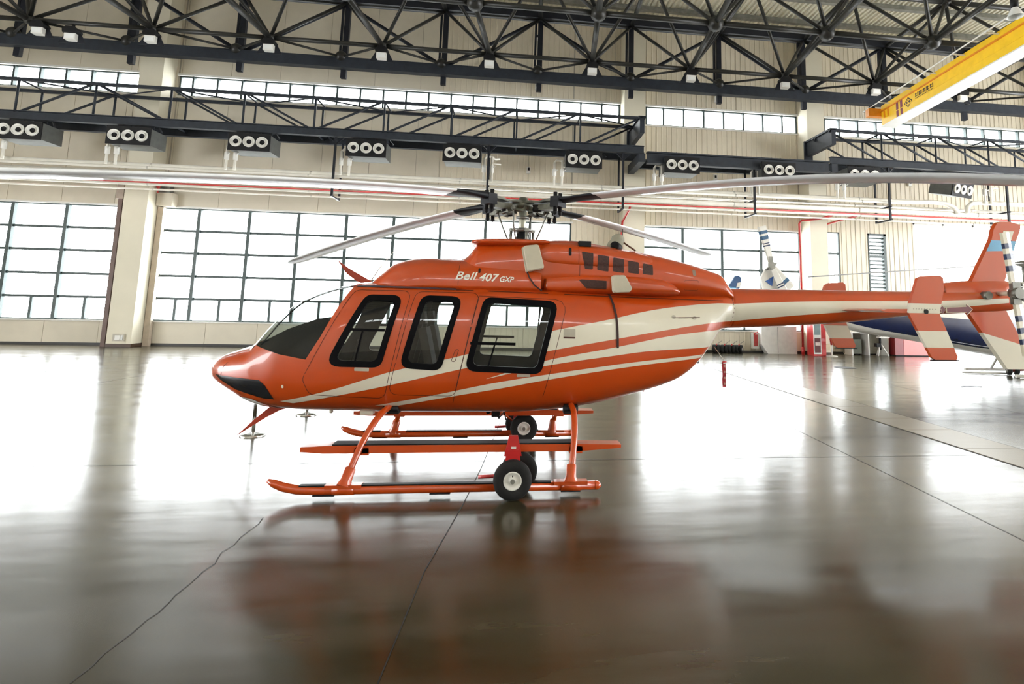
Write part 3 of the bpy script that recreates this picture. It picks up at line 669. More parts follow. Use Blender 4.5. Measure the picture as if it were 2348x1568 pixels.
def finish(name, bm, mats, loft, parent, off=(0, 0, 0), smooth=True, flip=False):
    me = bpy.data.meshes.new(name); bm.normal_update()
    ns = []
    for v in bm.verts: ns.append(loft.nrm(v.co) if loft else v.normal.copy())
    if loft:
        for f in bm.faces:
            c = f.calc_center_median()
            if (f.normal.dot(loft.nrm(c)) < 0) != flip: f.normal_flip()
    if flip: ns = [-n_ for n_ in ns]
    o = Vector(off)
    for v in bm.verts: v.co -= o
    bm.to_mesh(me); bm.free()
    for mt in (mats if isinstance(mats, (list, tuple)) else [mats]): me.materials.append(mt)
    if smooth:
        me.polygons.foreach_set('use_smooth', [True]*len(me.polygons))
        if loft: me.normals_split_custom_set_from_vertices([tuple(n_) for n_ in ns])
    return link(name, me, parent)
HO = Vector((0, 7.23, 0))
def hw(o): o.location = o.location; return o
def patch(name, loft, poly, mt, parent, off=0.004, both=True, res=0.04, side=-1):
    """a thin skin that follows the hull inside a convex polygon"""
    if both:
        o1 = patch(name, loft, poly, mt, parent, off, False, res, -1); patch(name, loft, poly, mt, parent, off, False, res, 1); return o1
    poly = ccw(poly); bm = bmesh.new(); px = [p[0] for p in poly]; pz = [p[1] for p in poly]
    nx = max(2, int((max(px)-min(px))/res)+1); nz = max(2, int((max(pz)-min(pz))/res)+1)
    for sd in ((-1, 1) if both else (side,)):
        g = []
        for i in range(nx+1):
            x = min(px)+(max(px)-min(px))*i/nx
            g.append([bm.verts.new((x, sd*(loft.ys(x, z)+off), z)) for z in [min(pz)+(max(pz)-min(pz))*j/nz for j in range(nz+1)]])
        for i in range(nx):
            for j in range(nz): bm.faces.new((g[i][j], g[i+1][j], g[i+1][j+1], g[i][j+1]))
    ins = set(clip(bm, poly)); bmesh.ops.delete(bm, geom=[f for f in bm.faces if f not in ins], context='FACES')
    return finish(name, bm, mt, loft, parent)
def band(name, loft, top, bot, off=0.003, n=60, m=6, sides=(-1,), cut=()):
    """a paint stripe between two polylines of (x, z)"""
    def samp(pl, t):
        L = [0.0]
        for a, b in zip(pl, pl[1:]): L.append(L[-1]+math.hypot(b[0]-a[0], b[1]-a[1]))
        d = t*L[-1]
        return (float(np.interp(d, L, [p[0] for p in pl])), float(np.interp(d, L, [p[1] for p in pl])))
    bm = bmesh.new()
    for sd in sides:
        g = []
        for i in range(n+1):
            a = samp(bot, i/n); b = samp(top, i/n); g.append([bm.verts.new((lambda x, z: (x, sd*(loft(x, z)+off), z))(a[0]+(b[0]-a[0])*j/m, a[1]+(b[1]-a[1])*j/m)) for j in range(m+1)])
        for i in range(n):
            for j in range(m): bm.faces.new((g[i][j], g[i+1][j], g[i+1][j+1], g[i][j+1]))
    for pl in cut: bmesh.ops.delete(bm, geom=clip(bm, pl), context='FACES')
    return bm
def stripe(name, loft, top, bot, mt, parent, cut=(), org=(0, 0, 0), **kw):
    for sd in (-1, 1): finish(name, band(name, loft.ys, top, bot, sides=(sd,), cut=cut, **kw), mt, loft, parent, off=org)
def smooth_line(pl, n=24):
    f = pchip([p[0] for p in pl], [p[1] for p in pl]); xs = np.linspace(pl[0][0], pl[-1][0], n); return [(float(x), f(x)) for x in xs]
def seam(name, loft, pl, parent, wd=0.006, off=0.0035, both=True, mt=None, closed=False, side=-1):
    if both:
        o1 = seam(name, loft, pl, parent, wd, off, False, mt, closed, -1); seam(name, loft, pl, parent, wd, off, False, mt, closed, 1); return o1
    pts = []
    pl = list(pl)+([pl[0]] if closed else [])
    for a, b in zip(pl, pl[1:]):
        k = max(1, int(math.hypot(b[0]-a[0], b[1]-a[1])/0.05))
        for i in range(k): pts.append((a[0]+(b[0]-a[0])*i/k, a[1]+(b[1]-a[1])*i/k))
    pts.append(pl[-1]); bm = bmesh.new()
    for sd in (side,):
        prev_ = None
        for i, p in enumerate(pts):
            d = Vector(pts[min(i+1, len(pts)-1)])-Vector(pts[max(i-1, 0)]); 
            if d.length < 1e-9: continue
            nn = Vector((-d.y, d.x)).normalized()*wd/2
            pr = [bm.verts.new((x, sd*(loft.ys(x, z)+off), z)) for x, z in ((p[0]+nn.x, p[1]+nn.y), (p[0]-nn.x, p[1]-nn.y))]
            if prev_: bm.faces.new((prev_[0], prev_[1], pr[1], pr[0]))
            prev_ = pr
    return finish(name, bm, mt or M_line, loft, parent)

heli = thing('helicopter', 'orange helicopter with cream stripes and black window seals on skids with ground wheels', 'helicopter', HO)
def part(name, bm, mats, loft=None, parent=None, smooth=True): return finish(name, bm, mats, loft, parent or heli, smooth=smooth)
def hb_(mb, name, mats, parent=None):       # MB in helicopter coordinates
    me = mb.mesh(name, mats); return link(name, me, parent or heli)

BODY = Loft([
 (-3.395, 1.085, 1.025, 0.035, 1.055, 2.0, 2.0), (-3.36, 1.165, 0.995, 0.11, 1.07, 2.0, 2.0), (-3.29, 1.232, 0.95, 0.21, 1.09, 2.1, 2.1), (-3.06, 1.328, 0.825, 0.38, 1.10, 2.2, 2.3),
 (-2.88, 1.40, 0.735, 0.47, 1.12, 2.3, 2.4), (-2.70, 1.635, 0.685, 0.53, 1.13, 2.3, 2.5), (-2.47, 1.872, 0.665, 0.60, 1.15, 2.3, 2.6), (-2.23, 1.998, 0.655, 0.65, 1.18, 2.4, 2.7),
 (-1.93, 2.09, 0.65, 0.70, 1.22, 2.7, 2.7), (-1.67, 2.13, 0.645, 0.735, 1.25, 3.0, 2.7), (-1.2, 2.145, 0.635, 0.75, 1.28, 3.2, 2.7), (-0.5, 2.145, 0.63, 0.755, 1.30, 3.2, 2.7),
 (0.0, 2.14, 0.63, 0.755, 1.31, 3.2, 2.7), (0.5, 2.13, 0.65, 0.75, 1.33, 3.2, 2.6), (1.0, 2.12, 0.71, 0.72, 1.37, 3.0, 2.5), (1.48, 2.11, 0.81, 0.64, 1.45, 2.8, 2.4),
 (2.13, 2.11, 1.00, 0.49, 1.58, 2.5, 2.3), (2.30, 2.12, 1.10, 0.45, 1.63, 2.4, 2.2), (2.43, 2.13, 1.225, 0.42, 1.69, 2.3, 2.2), (2.58, 2.145, 1.415, 0.37, 1.78, 2.2, 2.1), (2.75, 2.165, 1.63, 0.32, 1.90, 2.1, 2.0), (2.87, 2.18, 1.66, 0.275, 1.92, 2.0, 2.0)])
xsB = sorted(set([-3.395, -3.38, -3.36, -3.33, -3.29, -3.25, -3.2]+[round(x, 3) for x in np.arange(-3.16, 2.86, 0.045)]+[2.87]))
W1 = [(-1.945, 1.20), (-1.345, 1.195), (-1.165, 1.985), (-1.58, 1.985)]
W2 = [(-1.155, 1.195), (-0.705, 1.165), (-0.505, 1.985), (-0.965, 1.99)]
W3 = [(-0.455, 1.165), (0.395, 1.135), (0.585, 1.955), (-0.27, 1.985)]
def inset(poly, d):
    poly = ccw(poly); out = []; N_ = len(poly)
    for i in range(N_):
        p0, p1, p2 = Vector(poly[i-1]), Vector(poly[i]), Vector(poly[(i+1) % N_]); a = (p1-p0).normalized(); b = (p2-p1).normalized()
        n1 = Vector((-a.y, a.x)); n2 = Vector((-b.y, b.x)); t = (n1+n2); t = t/(1+n1.dot(n2)); q_ = p1+t*d; out.append((q_.x, q_.y))
    return out
WIN = [W1, W2, W3]
WOUT = [roundpoly(p, 0.11) for p in WIN]; WMID = [roundpoly(inset(p, 0.035), 0.09) for p in WIN]; WINN = [roundpoly(inset(p, 0.066), 0.07) for p in WIN]
SHIELD = ccw([(-2.955, 1.445), (-2.455, 1.313), (-2.155, 1.265), (-2.014, 1.518), (-1.79, 2.03), (-1.74, 2.25), (-2.955, 2.25)])
bm = BODY.bm(xsB, 80)
for pl in WMID+[SHIELD]: bmesh.ops.delete(bm, geom=clip(bm, pl), context='FACES')
part('fuselage', bm, M_or, BODY)
# inner lining of the cabin
bm = BODY.bm([round(x, 3) for x in np.arange(-3.2, 0.92, 0.06)], 64, inset=0.03)
for pl in [roundpoly(inset(p, 0.062), 0.07) for p in WIN]+[SHIELD]: bmesh.ops.delete(bm, geom=clip(bm, pl), context='FACES')
finish('cabin_lining', bm, M_int, BODY, heli, flip=True)
# windshield glass: the hull itself, cut to the screen outline
bm = BODY.bm([round(x, 3) for x in np.arange(-3.05, -1.6, 0.03)], 96, caps=False)
ins = set(clip(bm, SHIELD)); bmesh.ops.delete(bm, geom=[f for f in bm.faces if f not in ins], context='FACES')
M_ws = glass('windshield acrylic', (0.74, 0.80, 0.79), 0.045)
part('windshield', bm, M_ws, BODY)
pf = pchip([-2.95, -2.88, -2.70, -2.47, -2.23, -1.93, -1.72], [1.355, 1.40, 1.635, 1.872, 1.998, 2.09, 2.127])
mb = MB(); xs_ = np.linspace(-2.9, -1.74, 20); vs = []
for x in xs_: vs += [(x, -0.012, pf(x)-0.004), (x, 0.012, pf(x)-0.004), (x, 0.012, pf(x)-0.02), (x, -0.012, pf(x)-0.02)]
mb.add(vs, [(4*i+k, 4*i+(k+1) % 4, 4*i+4+(k+1) % 4, 4*i+4+k) for i in range(19) for k in range(4)]); hb_(mb, 'windshield_post', M_int)
# side windows: rubber seal, pane, sliding vent bars
def resamp(pl, q_):
    out = []; o2 = []; n = len(pl)
    for i in range(n):
        a, b, a2, b2 = pl[i], pl[(i+1) % n], q_[i], q_[(i+1) % n]; k = max(1, int(math.hypot(b[0]-a[0], b[1]-a[1])/0.03))
        for j in range(k): t = j/k; out.append((a[0]+(b[0]-a[0])*t, a[1]+(b[1]-a[1])*t)); o2.append((a2[0]+(b2[0]-a2[0])*t, a2[1]+(b2[1]-a2[1])*t))
    return out, o2
def ring(loft, out, inn, o1, o2, sd):
    out, inn = resamp(out, inn)
    bm = bmesh.new(); n = len(out)
    for sd in (sd,):
        loops = []
        for pl, of in ((out, 0.0005), (out, o1), (inn, o2), (inn, -0.03)): loops.append([bm.verts.new((x, sd*(loft.ys(x, z)+of), z)) for x, z in pl])
        for a, b in zip(loops, loops[1:]):
            for i in range(n): bm.faces.new((a[i], a[(i+1) % n], b[(i+1) % n], b[i]))
    bmesh.ops.recalc_face_normals(bm, faces=bm.faces); return bm
def strip(name, loft, a, b, wd, mt, parent, off=0.006, sides=(-1, 1)):
    if len(sides) > 1:
        for sd in sides: strip(name, loft, a, b, wd, mt, parent, off, (sd,))
        return
    bm = bmesh.new(); d = (Vector(b)-Vector(a)); nn = Vector((-d.y, d.x)).normalized()*wd/2; k = 8
    for sd in sides:
        loops = []
        for i in range(k+1):
            p = Vector(a)+d*i/k; row = []
            for sx, of in ((-1, -0.006), (-1, off), (1, off), (1, -0.006)):
                x, z = p.x+nn.x*sx, p.y+nn.y*sx; row.append(bm.verts.new((x, sd*(loft.ys(x, z)+of), z)))
            loops.append(row)
        for u, v in zip(loops, loops[1:]):
            for j in range(4): bm.faces.new((u[j], u[(j+1) % 4], v[(j+1) % 4], v[j]))
    bmesh.ops.recalc_face_normals(bm, faces=bm.faces); return finish(name, bm, mt, None, parent, smooth=False)
for i, wn in enumerate(WIN):
  for sd in (-1, 1):
    wf = part('cabin_window', ring(BODY, WOUT[i], WINN[i], 0.010, 0.008, sd), M_seal, smooth=False); k_ = (sd,)
    patch('window_pane', BODY, WMID[i], M_cg, wf, -0.004, False, 0.06, sd)
    if i == 0: strip('vent_rail', BODY, (-1.76, 1.60), (-1.33, 1.595), 0.028, M_seal, wf, 0.006, k_); strip('vent_bar', BODY, (-1.56, 1.60), (-1.62, 1.25), 0.018, M_seal, wf, 0.006, k_)
    if i == 2: strip('vent_rail', BODY, (-0.40, 1.47), (0.10, 1.465), 0.032, M_seal, wf, 0.006, k_); strip('vent_bar', BODY, (-0.13, 1.46), (-0.20, 1.19), 0.018, M_seal, wf, 0.006, k_)
# nose details
patch('chin_window', BODY, [(-3.24, 1.06), (-2.66, 1.03), (-2.585, 0.97), (-2.50, 0.82), (-2.62, 0.825), (-2.95, 0.905), (-3.16, 1.0)], M_dglass, heli, 0.003, res=0.03)
bm = BODY.bm([round(x, 3) for x in np.arange(-3.2, -2.44, 0.03)], 72, caps=False)
ins = set(clip(bm, ccw([(-3.16, 0.985), (-2.95, 0.89), (-2.62, 0.81), (-2.50, 0.805), (-2.50, 0.55), (-3.16, 0.55)]))); bmesh.ops.delete(bm, geom=[f for f in bm.faces if f not in ins], context='FACES')
for v in bm.verts: v.co += BODY.nrm(v.co)*0.006
part('landing_light_lens', bm, M_clear, BODY)
seam('nose_panel_gap', BODY, [(-3.15, 1.06), (-3.13, 1.15), (-3.08, 1.2)], heli, 0.006)
patch('nose_stud', BODY, roundpoly([(-2.40, 0.955), (-2.375, 0.955), (-2.375, 0.99), (-2.40, 0.99)], 0.012, 3), M_wh, heli, 0.006, res=0.02)
# paint stripes
TOP1 = smooth_line([(-2.44, 0.80), (-2.36, 0.816), (-1.847, 0.952), (-1.204, 1.162), (-0.489, 1.331), (0.474, 1.609), (1.18, 1.755), (1.70, 1.87), (2.23, 1.943), (2.66, 1.978), (2.87, 1.976)])
BOT1 = smooth_line([(-2.30, 0.78), (-2.10, 0.82), (-1.218, 1.013), (-0.62, 1.156), (0.505, 1.399), (1.182, 1.52), (2.014, 1.658), (2.66, 1.745), (2.87, 1.757)])
bys = BODY.ys
stripe('paint_stripe', BODY, TOP1, BOT1, M_wh, heli, WMID[1:], n=90)
stripe('paint_stripe', BODY, smooth_line([(-1.42, 0.765), (-0.752, 0.90), (-0.19, 1.023), (0.39, 1.121), (1.19, 1.233), (1.706, 1.287), (2.47, 1.345)]), smooth_line([(-1.16, 0.765), (-0.703, 0.858), (-0.043, 0.976), (0.442, 1.068), (1.19, 1.184), (1.706, 1.242), (2.43, 1.303)]), M_wh, heli, WMID[2:], n=70)
stripe('paint_stripe', BODY, smooth_line([(-0.2, 1.085), (0.46, 1.29), (1.238, 1.436), (2.02, 1.581), (2.56, 1.64), (2.70, 1.652)]), smooth_line([(-0.21, 1.08), (0.436, 1.227), (1.188, 1.337), (1.705, 1.396), (2.42, 1.429), (2.58, 1.437)]), M_wh, heli, WMID[2:], n=70)
# door gaps
D1 = roundpoly([(-1.725, 2.035), (-2.175, 1.06), (-2.10, 0.89), (-1.30, 0.855), (-1.085, 2.035)], 0.10)
D2 = roundpoly([(-1.035, 2.03), (-1.26, 0.90), (-0.55, 0.885), (-0.32, 2.03)], 0.09)
seam('door_gap', BODY, D1, heli, closed=True); seam('door_gap', BODY, D2, heli, closed=True)
seam('door_gap', BODY, [(-0.57, 0.80), (-0.335, 1.99)], heli); seam('door_gap', BODY, [(-0.335, 1.995), (0.55, 1.975), (0.62, 1.95), (0.655, 1.89), (0.655, 1.83), (0.43, 0.88)], heli)
seam('tail_joint', BODY, [(2.83, 1.70), (2.86, 1.92), (2.83, 2.12)], heli, 0.008)
for x, z in ((-1.10, 1.70), (-1.195, 1.26), (-1.815, 1.80), (-2.12, 1.10), (-0.395, 1.66)): patch('hinge', BODY, [(x-0.03, z-0.012), (x+0.03, z-0.016), (x+0.03, z+0.012), (x-0.03, z+0.016)], M_or, heli, 0.012, res=0.05)
def plate(name, poly, mt, off, loft=BODY, r=0.008): return patch(name, loft, roundpoly(poly, r, 2), mt, heli, off, both=False)
M_dull = mat('pale recessed handle plate', (0.42, 0.38, 0.31), 0.5)
plate('door_handle', [(-1.62, 1.157), (-1.465, 1.154), (-1.465, 1.193), (-1.62, 1.195)], M_dull, 0.006); plate('door_handle', [(0.127, 1.105), (0.277, 1.105), (0.277, 1.134), (0.127, 1.137)], M_dull, 0.006)
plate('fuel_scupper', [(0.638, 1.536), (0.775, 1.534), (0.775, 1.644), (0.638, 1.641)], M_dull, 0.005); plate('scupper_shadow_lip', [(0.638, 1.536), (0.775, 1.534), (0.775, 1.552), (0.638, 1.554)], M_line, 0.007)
seam('lever_handle', BODY, roundpoly([(-0.60, 1.27), (-0.555, 1.27), (-0.52, 1.40), (-0.555, 1.40)], 0.02), heli, 0.006, 0.006, both=False, closed=True)
for x, z in ((2.0, 1.80), (2.28, 1.79)): plate('clip_pad', [(x-0.025, z-0.02), (x+0.025, z-0.02), (x+0.025, z+0.02), (x-0.025, z+0.02)], M_dull, 0.008, r=0.02)
seam('tie_cord', BODY, [(1.98, 1.79), (2.35, 1.80)], heli, 0.006, 0.012, both=False); plate('small_placard', [(2.06, 1.785), (2.19, 1.787), (2.19, 1.797), (2.06, 1.796)], M_line, 0.010)
# ------- upper fairings
FWD = Loft([(-1.66, 2.14, 2.05, 0.12, 2.09, 2, 2), (-1.62, 2.17, 2.03, 0.22, 2.08, 2.1, 2), (-1.53, 2.25, 2.02, 0.30, 2.08, 2.2, 2), (-1.375, 2.378, 2.0, 0.38, 2.09, 2.3, 2), (-1.176, 2.433, 2.0, 0.44, 2.10, 2.4, 2), (-0.91, 2.453, 2.0, 0.48, 2.11, 2.5, 2), (-0.5, 2.45, 2.0, 0.51, 2.11, 2.5, 2), (0.45, 2.45, 2.0, 0.52, 2.11, 2.6, 2)])
part('forward_fairing', FWD.bm([round(x, 3) for x in np.concatenate([np.arange(-1.66, -1.3, 0.03), np.arange(-1.3, 0.44, 0.06)])], 64), M_or, FWD)
AFT = Loft([(-0.64, 2.44, 2.3, 0.24, 2.35, 2.2, 2), (-0.54, 2.475, 2.2, 0.32, 2.33, 2.3, 2), (-0.47, 2.55, 2.1, 0.38, 2.30, 2.5, 2), (-0.435, 2.60, 2.05, 0.40, 2.28, 2.7, 2), (-0.38, 2.64, 2.0, 0.42, 2.27, 2.8, 2), (0.0, 2.675, 2.0, 0.45, 2.27, 3.2, 2), (0.38, 2.70, 2.0, 0.48, 2.27, 3.6, 2), (0.62, 2.722, 2.0, 0.50, 2.30, 3.8, 2), (0.84, 2.72, 2.0, 0.50, 2.30, 3.6, 2), (1.04, 2.694, 2.0, 0.49, 2.29, 3.4, 2),
 (1.59, 2.62, 2.0, 0.46, 2.26, 3.0, 2), (2.24, 2.497, 2.0, 0.40, 2.22, 2.8, 2), (2.6, 2.40, 2.0, 0.34, 2.18, 2.6, 2), (2.73, 2.355, 2.0, 0.31, 2.15, 2.5, 2), (2.80, 2.26, 2.0, 0.29, 2.10, 2.3, 2), (2.86, 2.185, 2.0, 0.27, 2.06, 2.2, 2)])
part('engine_cowling', AFT.bm([round(x, 3) for x in np.concatenate([np.arange(-0.64, -0.3, 0.02), np.arange(-0.3, 2.6, 0.06), np.arange(2.6, 2.87, 0.02)])], 72), M_or, AFT)
LIP = Loft([(-0.485, 2.665, 2.635, 0.20, 2.65, 2, 2), (-0.465, 2.69, 2.62, 0.30, 2.65, 2.2, 2.2), (-0.40, 2.70, 2.61, 0.37, 2.655, 2.4, 2.4), (-0.2, 2.708, 2.60, 0.42, 2.66, 2.6, 2.4), (0.1, 2.712, 2.60, 0.45, 2.66, 2.8, 2.4), (0.38, 2.712, 2.62, 0.44, 2.67, 2.8, 2.4), (0.48, 2.705, 2.64, 0.40, 2.67, 2.5, 2.4)])
part('mast_fairing_lip', LIP.bm([round(x, 3) for x in np.arange(-0.485, 0.48, 0.03)], 48), M_or, LIP)
SIDE = Loft([(0.30, 2.60, 2.44, 0.38, 2.52, 2, 2), (0.36, 2.66, 2.40, 0.47, 2.50, 2.4, 2.6), (0.46, 2.69, 2.36, 0.50, 2.48, 3.2, 3.4), (0.7, 2.70, 2.345, 0.515, 2.47, 3.4, 3.8), (1.0, 2.675, 2.335, 0.51, 2.46, 3.4, 3.8), (1.4, 2.63, 2.315, 0.47, 2.44, 3.2, 3.4), (1.7, 2.58, 2.30, 0.43, 2.41, 3, 3), (1.9, 2.52, 2.30, 0.36, 2.38, 2.6, 2.6)])
part('intake_fairing', SIDE.bm([round(x, 3) for x in np.arange(0.30, 1.9, 0.05)], 64), M_or, SIDE)
SPON = Loft([(0.42, 2.30, 2.04, 0.50, 2.13, 3, 2.4), (0.6, 2.31, 2.03, 0.52, 2.13, 3.4, 2.8), (0.9, 2.32, 2.03, 0.54, 2.14, 3.6, 2.8), (1.4, 2.31, 2.03, 0.545, 2.14, 3.6, 2.8), (1.85, 2.28, 2.03, 0.53, 2.13, 3.2, 2.6), (2.02, 2.22, 2.04, 0.51, 2.12, 2.4, 2.4), (2.12, 2.14, 2.05, 0.44, 2.09, 2, 2)])
part('lower_cowl_bulge', SPON.bm([round(x, 3) for x in np.arange(0.42, 2.12, 0.045)], 56), M_or, SPON)
# roof edge strips, brackets
strip('roof_gutter', BODY, (-1.74, 2.085), (-0.60, 2.068), 0.02, mat('dark gutter strip', (0.05, 0.04, 0.06), 0.4), heli, 0.02)
seam('cowl_gap', BODY, [(-0.6, 2.06), (0.4, 2.045), (1.47, 2.02), (2.7, 2.01)], heli, 0.010)
seam('fairing_gap', FWD, [(-0.585, 2.12), (-0.585, 2.40)], heli, 0.006); seam('fairing_gap', AFT, [(0.84, 2.15), (0.84, 2.66)], heli, 0.006); seam('fairing_gap', SIDE, [(0.825, 2.36), (0.825, 2.66)], heli, 0.006)
for x in (-0.32, 0.56): 
    pb = patch('access_bracket', BODY, [(x-0.10, 2.035), (x+0.10, 2.035), (x+0.06, 2.085), (x-0.06, 2.085)], M_or, heli, 0.015, res=0.05)
patch('cowl_latch', SIDE, roundpoly([(0.70, 2.50), (0.735, 2.50), (0.735, 2.60), (0.70, 2.60)], 0.017, 3), M_black, heli, 0.004)
patch('cowl_latch', FWD, roundpoly([(-0.36, 2.265), (-0.335, 2.265), (-0.335, 2.325), (-0.36, 2.325)], 0.012, 3), M_black, heli, 0.006)
GR = [[(0.857, 2.557), (1.000, 2.541), (0.999, 2.345), (0.903, 2.347)], [(1.055, 2.526), (1.194, 2.510), (1.192, 2.324), (1.052, 2.341)], [(1.248, 2.501), (1.383, 2.484), (1.385, 2.314), (1.245, 2.331)], [(1.438, 2.469), (1.574, 2.452), (1.575, 2.308), (1.439, 2.321)], [(1.628, 2.443), (1.754, 2.426), (1.755, 2.298), (1.624, 2.310)]]
def mxs(x, z): return max(SIDE.ys(x, z) if SIDE.x0 <= x <= SIDE.x1 else 0, AFT.ys(x, z))
class MixL:
    def __init__(s, *l): s.l = l
    def ys(s, x, z): return max(l.ys(x, z) if l.x0 <= x <= l.x1 and l.par(x)[1] < z < l.par(x)[0] else 0.0 for l in s.l)
    def nrm(s, p): return max(((l.ys(p[0], p[2]), i, l) for i, l in enumerate(s.l) if l.x0 <= p[0] <= l.x1))[2].nrm(p)
UP = MixL(AFT, SIDE)
for g in GR:
    gp = patch('intake_grille', UP, roundpoly(g, 0.012, 2), M_mesh, heli, 0.004, res=0.03)
    gx = [p[0] for p in g]; gz = [p[1] for p in g]
    bmw = MB()
patch('intake_grille', SPON, [(0.825, 2.215), (0.86, 2.222), (1.160, 2.210), (1.161, 2.108), (0.915, 2.115)], M_mesh, heli, 0.004, res=0.03)
patch('cowl_stud', AFT, roundpoly([(2.28, 2.31), (2.325, 2.31), (2.325, 2.39), (2.28, 2.39)], 0.02, 3), mat('grey filler cap', (0.25, 0.18, 0.14), 0.5), heli, 0.006)
seam('cowl_panel_gap', AFT, roundpoly([(2.17, 2.13), (2.35, 2.13), (2.35, 2.25), (2.17, 2.25)], 0.01, 2), heli, 0.004, closed=True)
hb_(MB().cbox((0.90, -0.37, 2.655), (0.15, 0.22, 0.065)), 'exhaust_step', M_black); hb_(MB().cbox((0.90, 0.37, 2.655), (0.15, 0.22, 0.065)), 'exhaust_step', M_black)
# intake pads tied over the openings
def pad(poly, y_, th, lean, label):
    pr = roundpoly(poly, 0.04, 4); n = len(pr); c = (sum(p[0] for p in pr)/n, sum(p[1] for p in pr)/n); mb = MB(); mb.smooth = True
    L = []
    for s_, dy in ((1.0, 0), (1.0, -th*0.7), (0.9, -th)): L.append([(c[0]+(p[0]-c[0])*s_, y_+dy+lean*(p[1]-c[1]), c[1]+(p[1]-c[1])*s_) for p in pr])
    mb.add(L[0]+L[1]+L[2], [(a*n+i, a*n+(i+1) % n, (a+1)*n+(i+1) % n, (a+1)*n+i) for a in (0, 1) for i in range(n)]); mb.add(L[2], [tuple(range(n))], False); mb.add(L[0], [tuple(range(n))], False)
    return lab(hb_(mb, 'intake_cover', M_pad), label)
p1 = pad([(0.150, 2.605), (0.340, 2.632), (0.415, 2.335), (0.215, 2.290)], -0.46, 0.07, 0.25, 'beige padded cover over the upper intake')
p1b = pad([(0.135, 2.585), (0.168, 2.60), (0.225, 2.28), (0.195, 2.285)], -0.45, 0.055, 0.25, 'edge roll of the beige intake cover')
p2 = pad([(1.205, 2.275), (1.370, 2.283), (1.455, 2.125), (1.425, 2.078), (1.220, 2.062)], -0.585, 0.06, 0.12, 'beige padded cover over the lower intake')
mb = MB(); mb.tube([(0.21, -0.53, 2.29), (0.24, -0.56, 2.22), (0.30, -0.62, 2.13), (0.38, -0.655, 2.07)], 0.009, 6); hb_(mb, 'cover_cord', M_strap, None)
BS = [(1.21, 2.06), (1.235, 1.95), (1.262, 1.80), (1.272, 1.68), (1.276, 1.55), (1.278, 1.43)]
seam('cover_strap', BODY, BS, heli, 0.028, 0.012, both=False, mt=M_strap)
# exhaust cover sack
mb = MB(); mb.lathe((1.29, -0.16, 2.60), (0.45, 0, 0.89), [(-0.02, 0.07), (0.03, 0.095), (0.09, 0.10), (0.13, 0.085), (0.18, 0.09), (0.225, 0.065), (0.25, 0.03), (0.255, 0.0)], 18); lab(hb_(mb, 'exhaust_cover', mat('grey green canvas', (0.30, 0.29, 0.23), 0.85, bump=0.4)), 'grey green canvas sack over the exhaust stack')
mb = MB(); mb.lathe((1.32, -0.24, 2.66), (-0.6, -0.75, 0.15), [(-0.08, 0.06), (0.0, 0.065), (0.035, 0.06), (0.036, 0.0)], 18); hb_(mb, 'exhaust_stack', M_black)
MB(); mb = MB(); mb.tube([(1.43, -0.2, 2.72), (1.50, -0.22, 2.67), (1.58, -0.24, 2.615)], 0.012, 6); hb_(mb, 'exhaust_tie', mat('brown webbing', (0.12, 0.05, 0.03), 0.8)); mb = MB(); mb.cyl((1.425, -0.16, 2.80), (1.422, -0.16, 2.90), 0.006, 6); hb_(mb, 'breather_tube', M_black)
# ------- tail boom
BOOM = Loft([(2.80, 2.18, 1.655, 0.265, 1.92, 2, 2), (3.70, 2.186, 1.702, 0.235, 1.945, 2, 2), (4.64, 2.194, 1.771, 0.205, 1.985, 2, 2), (5.42, 2.203, 1.863, 0.168, 2.03, 2, 2), (6.50, 2.24, 1.937, 0.145, 2.09, 2, 2), (7.00, 2.248, 1.972, 0.13, 2.11, 2, 2), (7.10, 2.23, 2.0, 0.10, 2.115, 2, 2)])
part('tail_boom', BOOM.bm([round(x, 3) for x in np.arange(2.80, 7.10, 0.1)]+[7.1], 48), M_or, BOOM)
stripe('boom_stripe', BOOM, smooth_line([(2.87, 1.976), (3.83, 2.028), (4.81, 2.056), (5.45, 2.068), (6.9, 2.140)]), smooth_line([(2.87, 1.757), (3.83, 1.853), (4.80, 1.923), (5.44, 1.945), (6.1, 2.0), (6.9, 2.075)]), M_wh, heli, n=60)
hs = Loft([(5.6, 2.24, 2.18, 0.06, 2.2, 2, 2), (5.9, 2.32, 2.15, 0.08, 2.2, 2, 2), (6.9, 2.40, 2.15, 0.09, 2.2, 2, 2), (7.05, 2.38, 2.15, 0.07, 2.2, 2, 2)])
part('gearbox_fairing', hs.bm([round(x, 3) for x in np.arange(6.0, 7.06, 0.05)], 32), M_or, hs)
def foil(mb, poly, y0, th):
    """thin fin: polygon (x,z) with bevelled edge, thickness th about y0"""
    pr = ccw(poly); n = len(pr); c = (sum(p[0] for p in pr)/n, sum(p[1] for p in pr)/n); L = []
    for s_, dy in ((1.0, 0.002), (0.86, th/2)):
        for sg in (-1, 1): L.append([(c[0]+(p[0]-c[0])*s_, y0+sg*dy, c[1]+(p[1]-c[1])*s_) for p in pr])
    for a, b in ((0, 2), (1, 3), (0, 1)): mb.add(L[a]+L[b], [(i, (i+1) % n, n+(i+1) % n, n+i) for i in range(n)], False)
    mb.add(L[2], [tuple(range(n))], False); mb.add(L[3], [tuple(range(n))], False)
def split_poly(poly, p, q_):
    """two polygons left and right of the line p-q"""
    d = Vector((q_[0]-p[0], q_[1]-p[1])); A = []; B = []; n = len(poly)
    for i in range(n):
        a, b = Vector(poly[i]), Vector(poly[(i+1) % n]); sa = d.x*(a.y-p[1])-d.y*(a.x-p[0]); sb = d.x*(b.y-p[1])-d.y*(b.x-p[0])
        (A if sa >= 0 else B).append((a.x, a.y))
        if sa*sb < 0: t = sa/(sa-sb); c = a+(b-a)*t; A.append((c.x, c.y)); B.append((c.x, c.y))
    return A, B
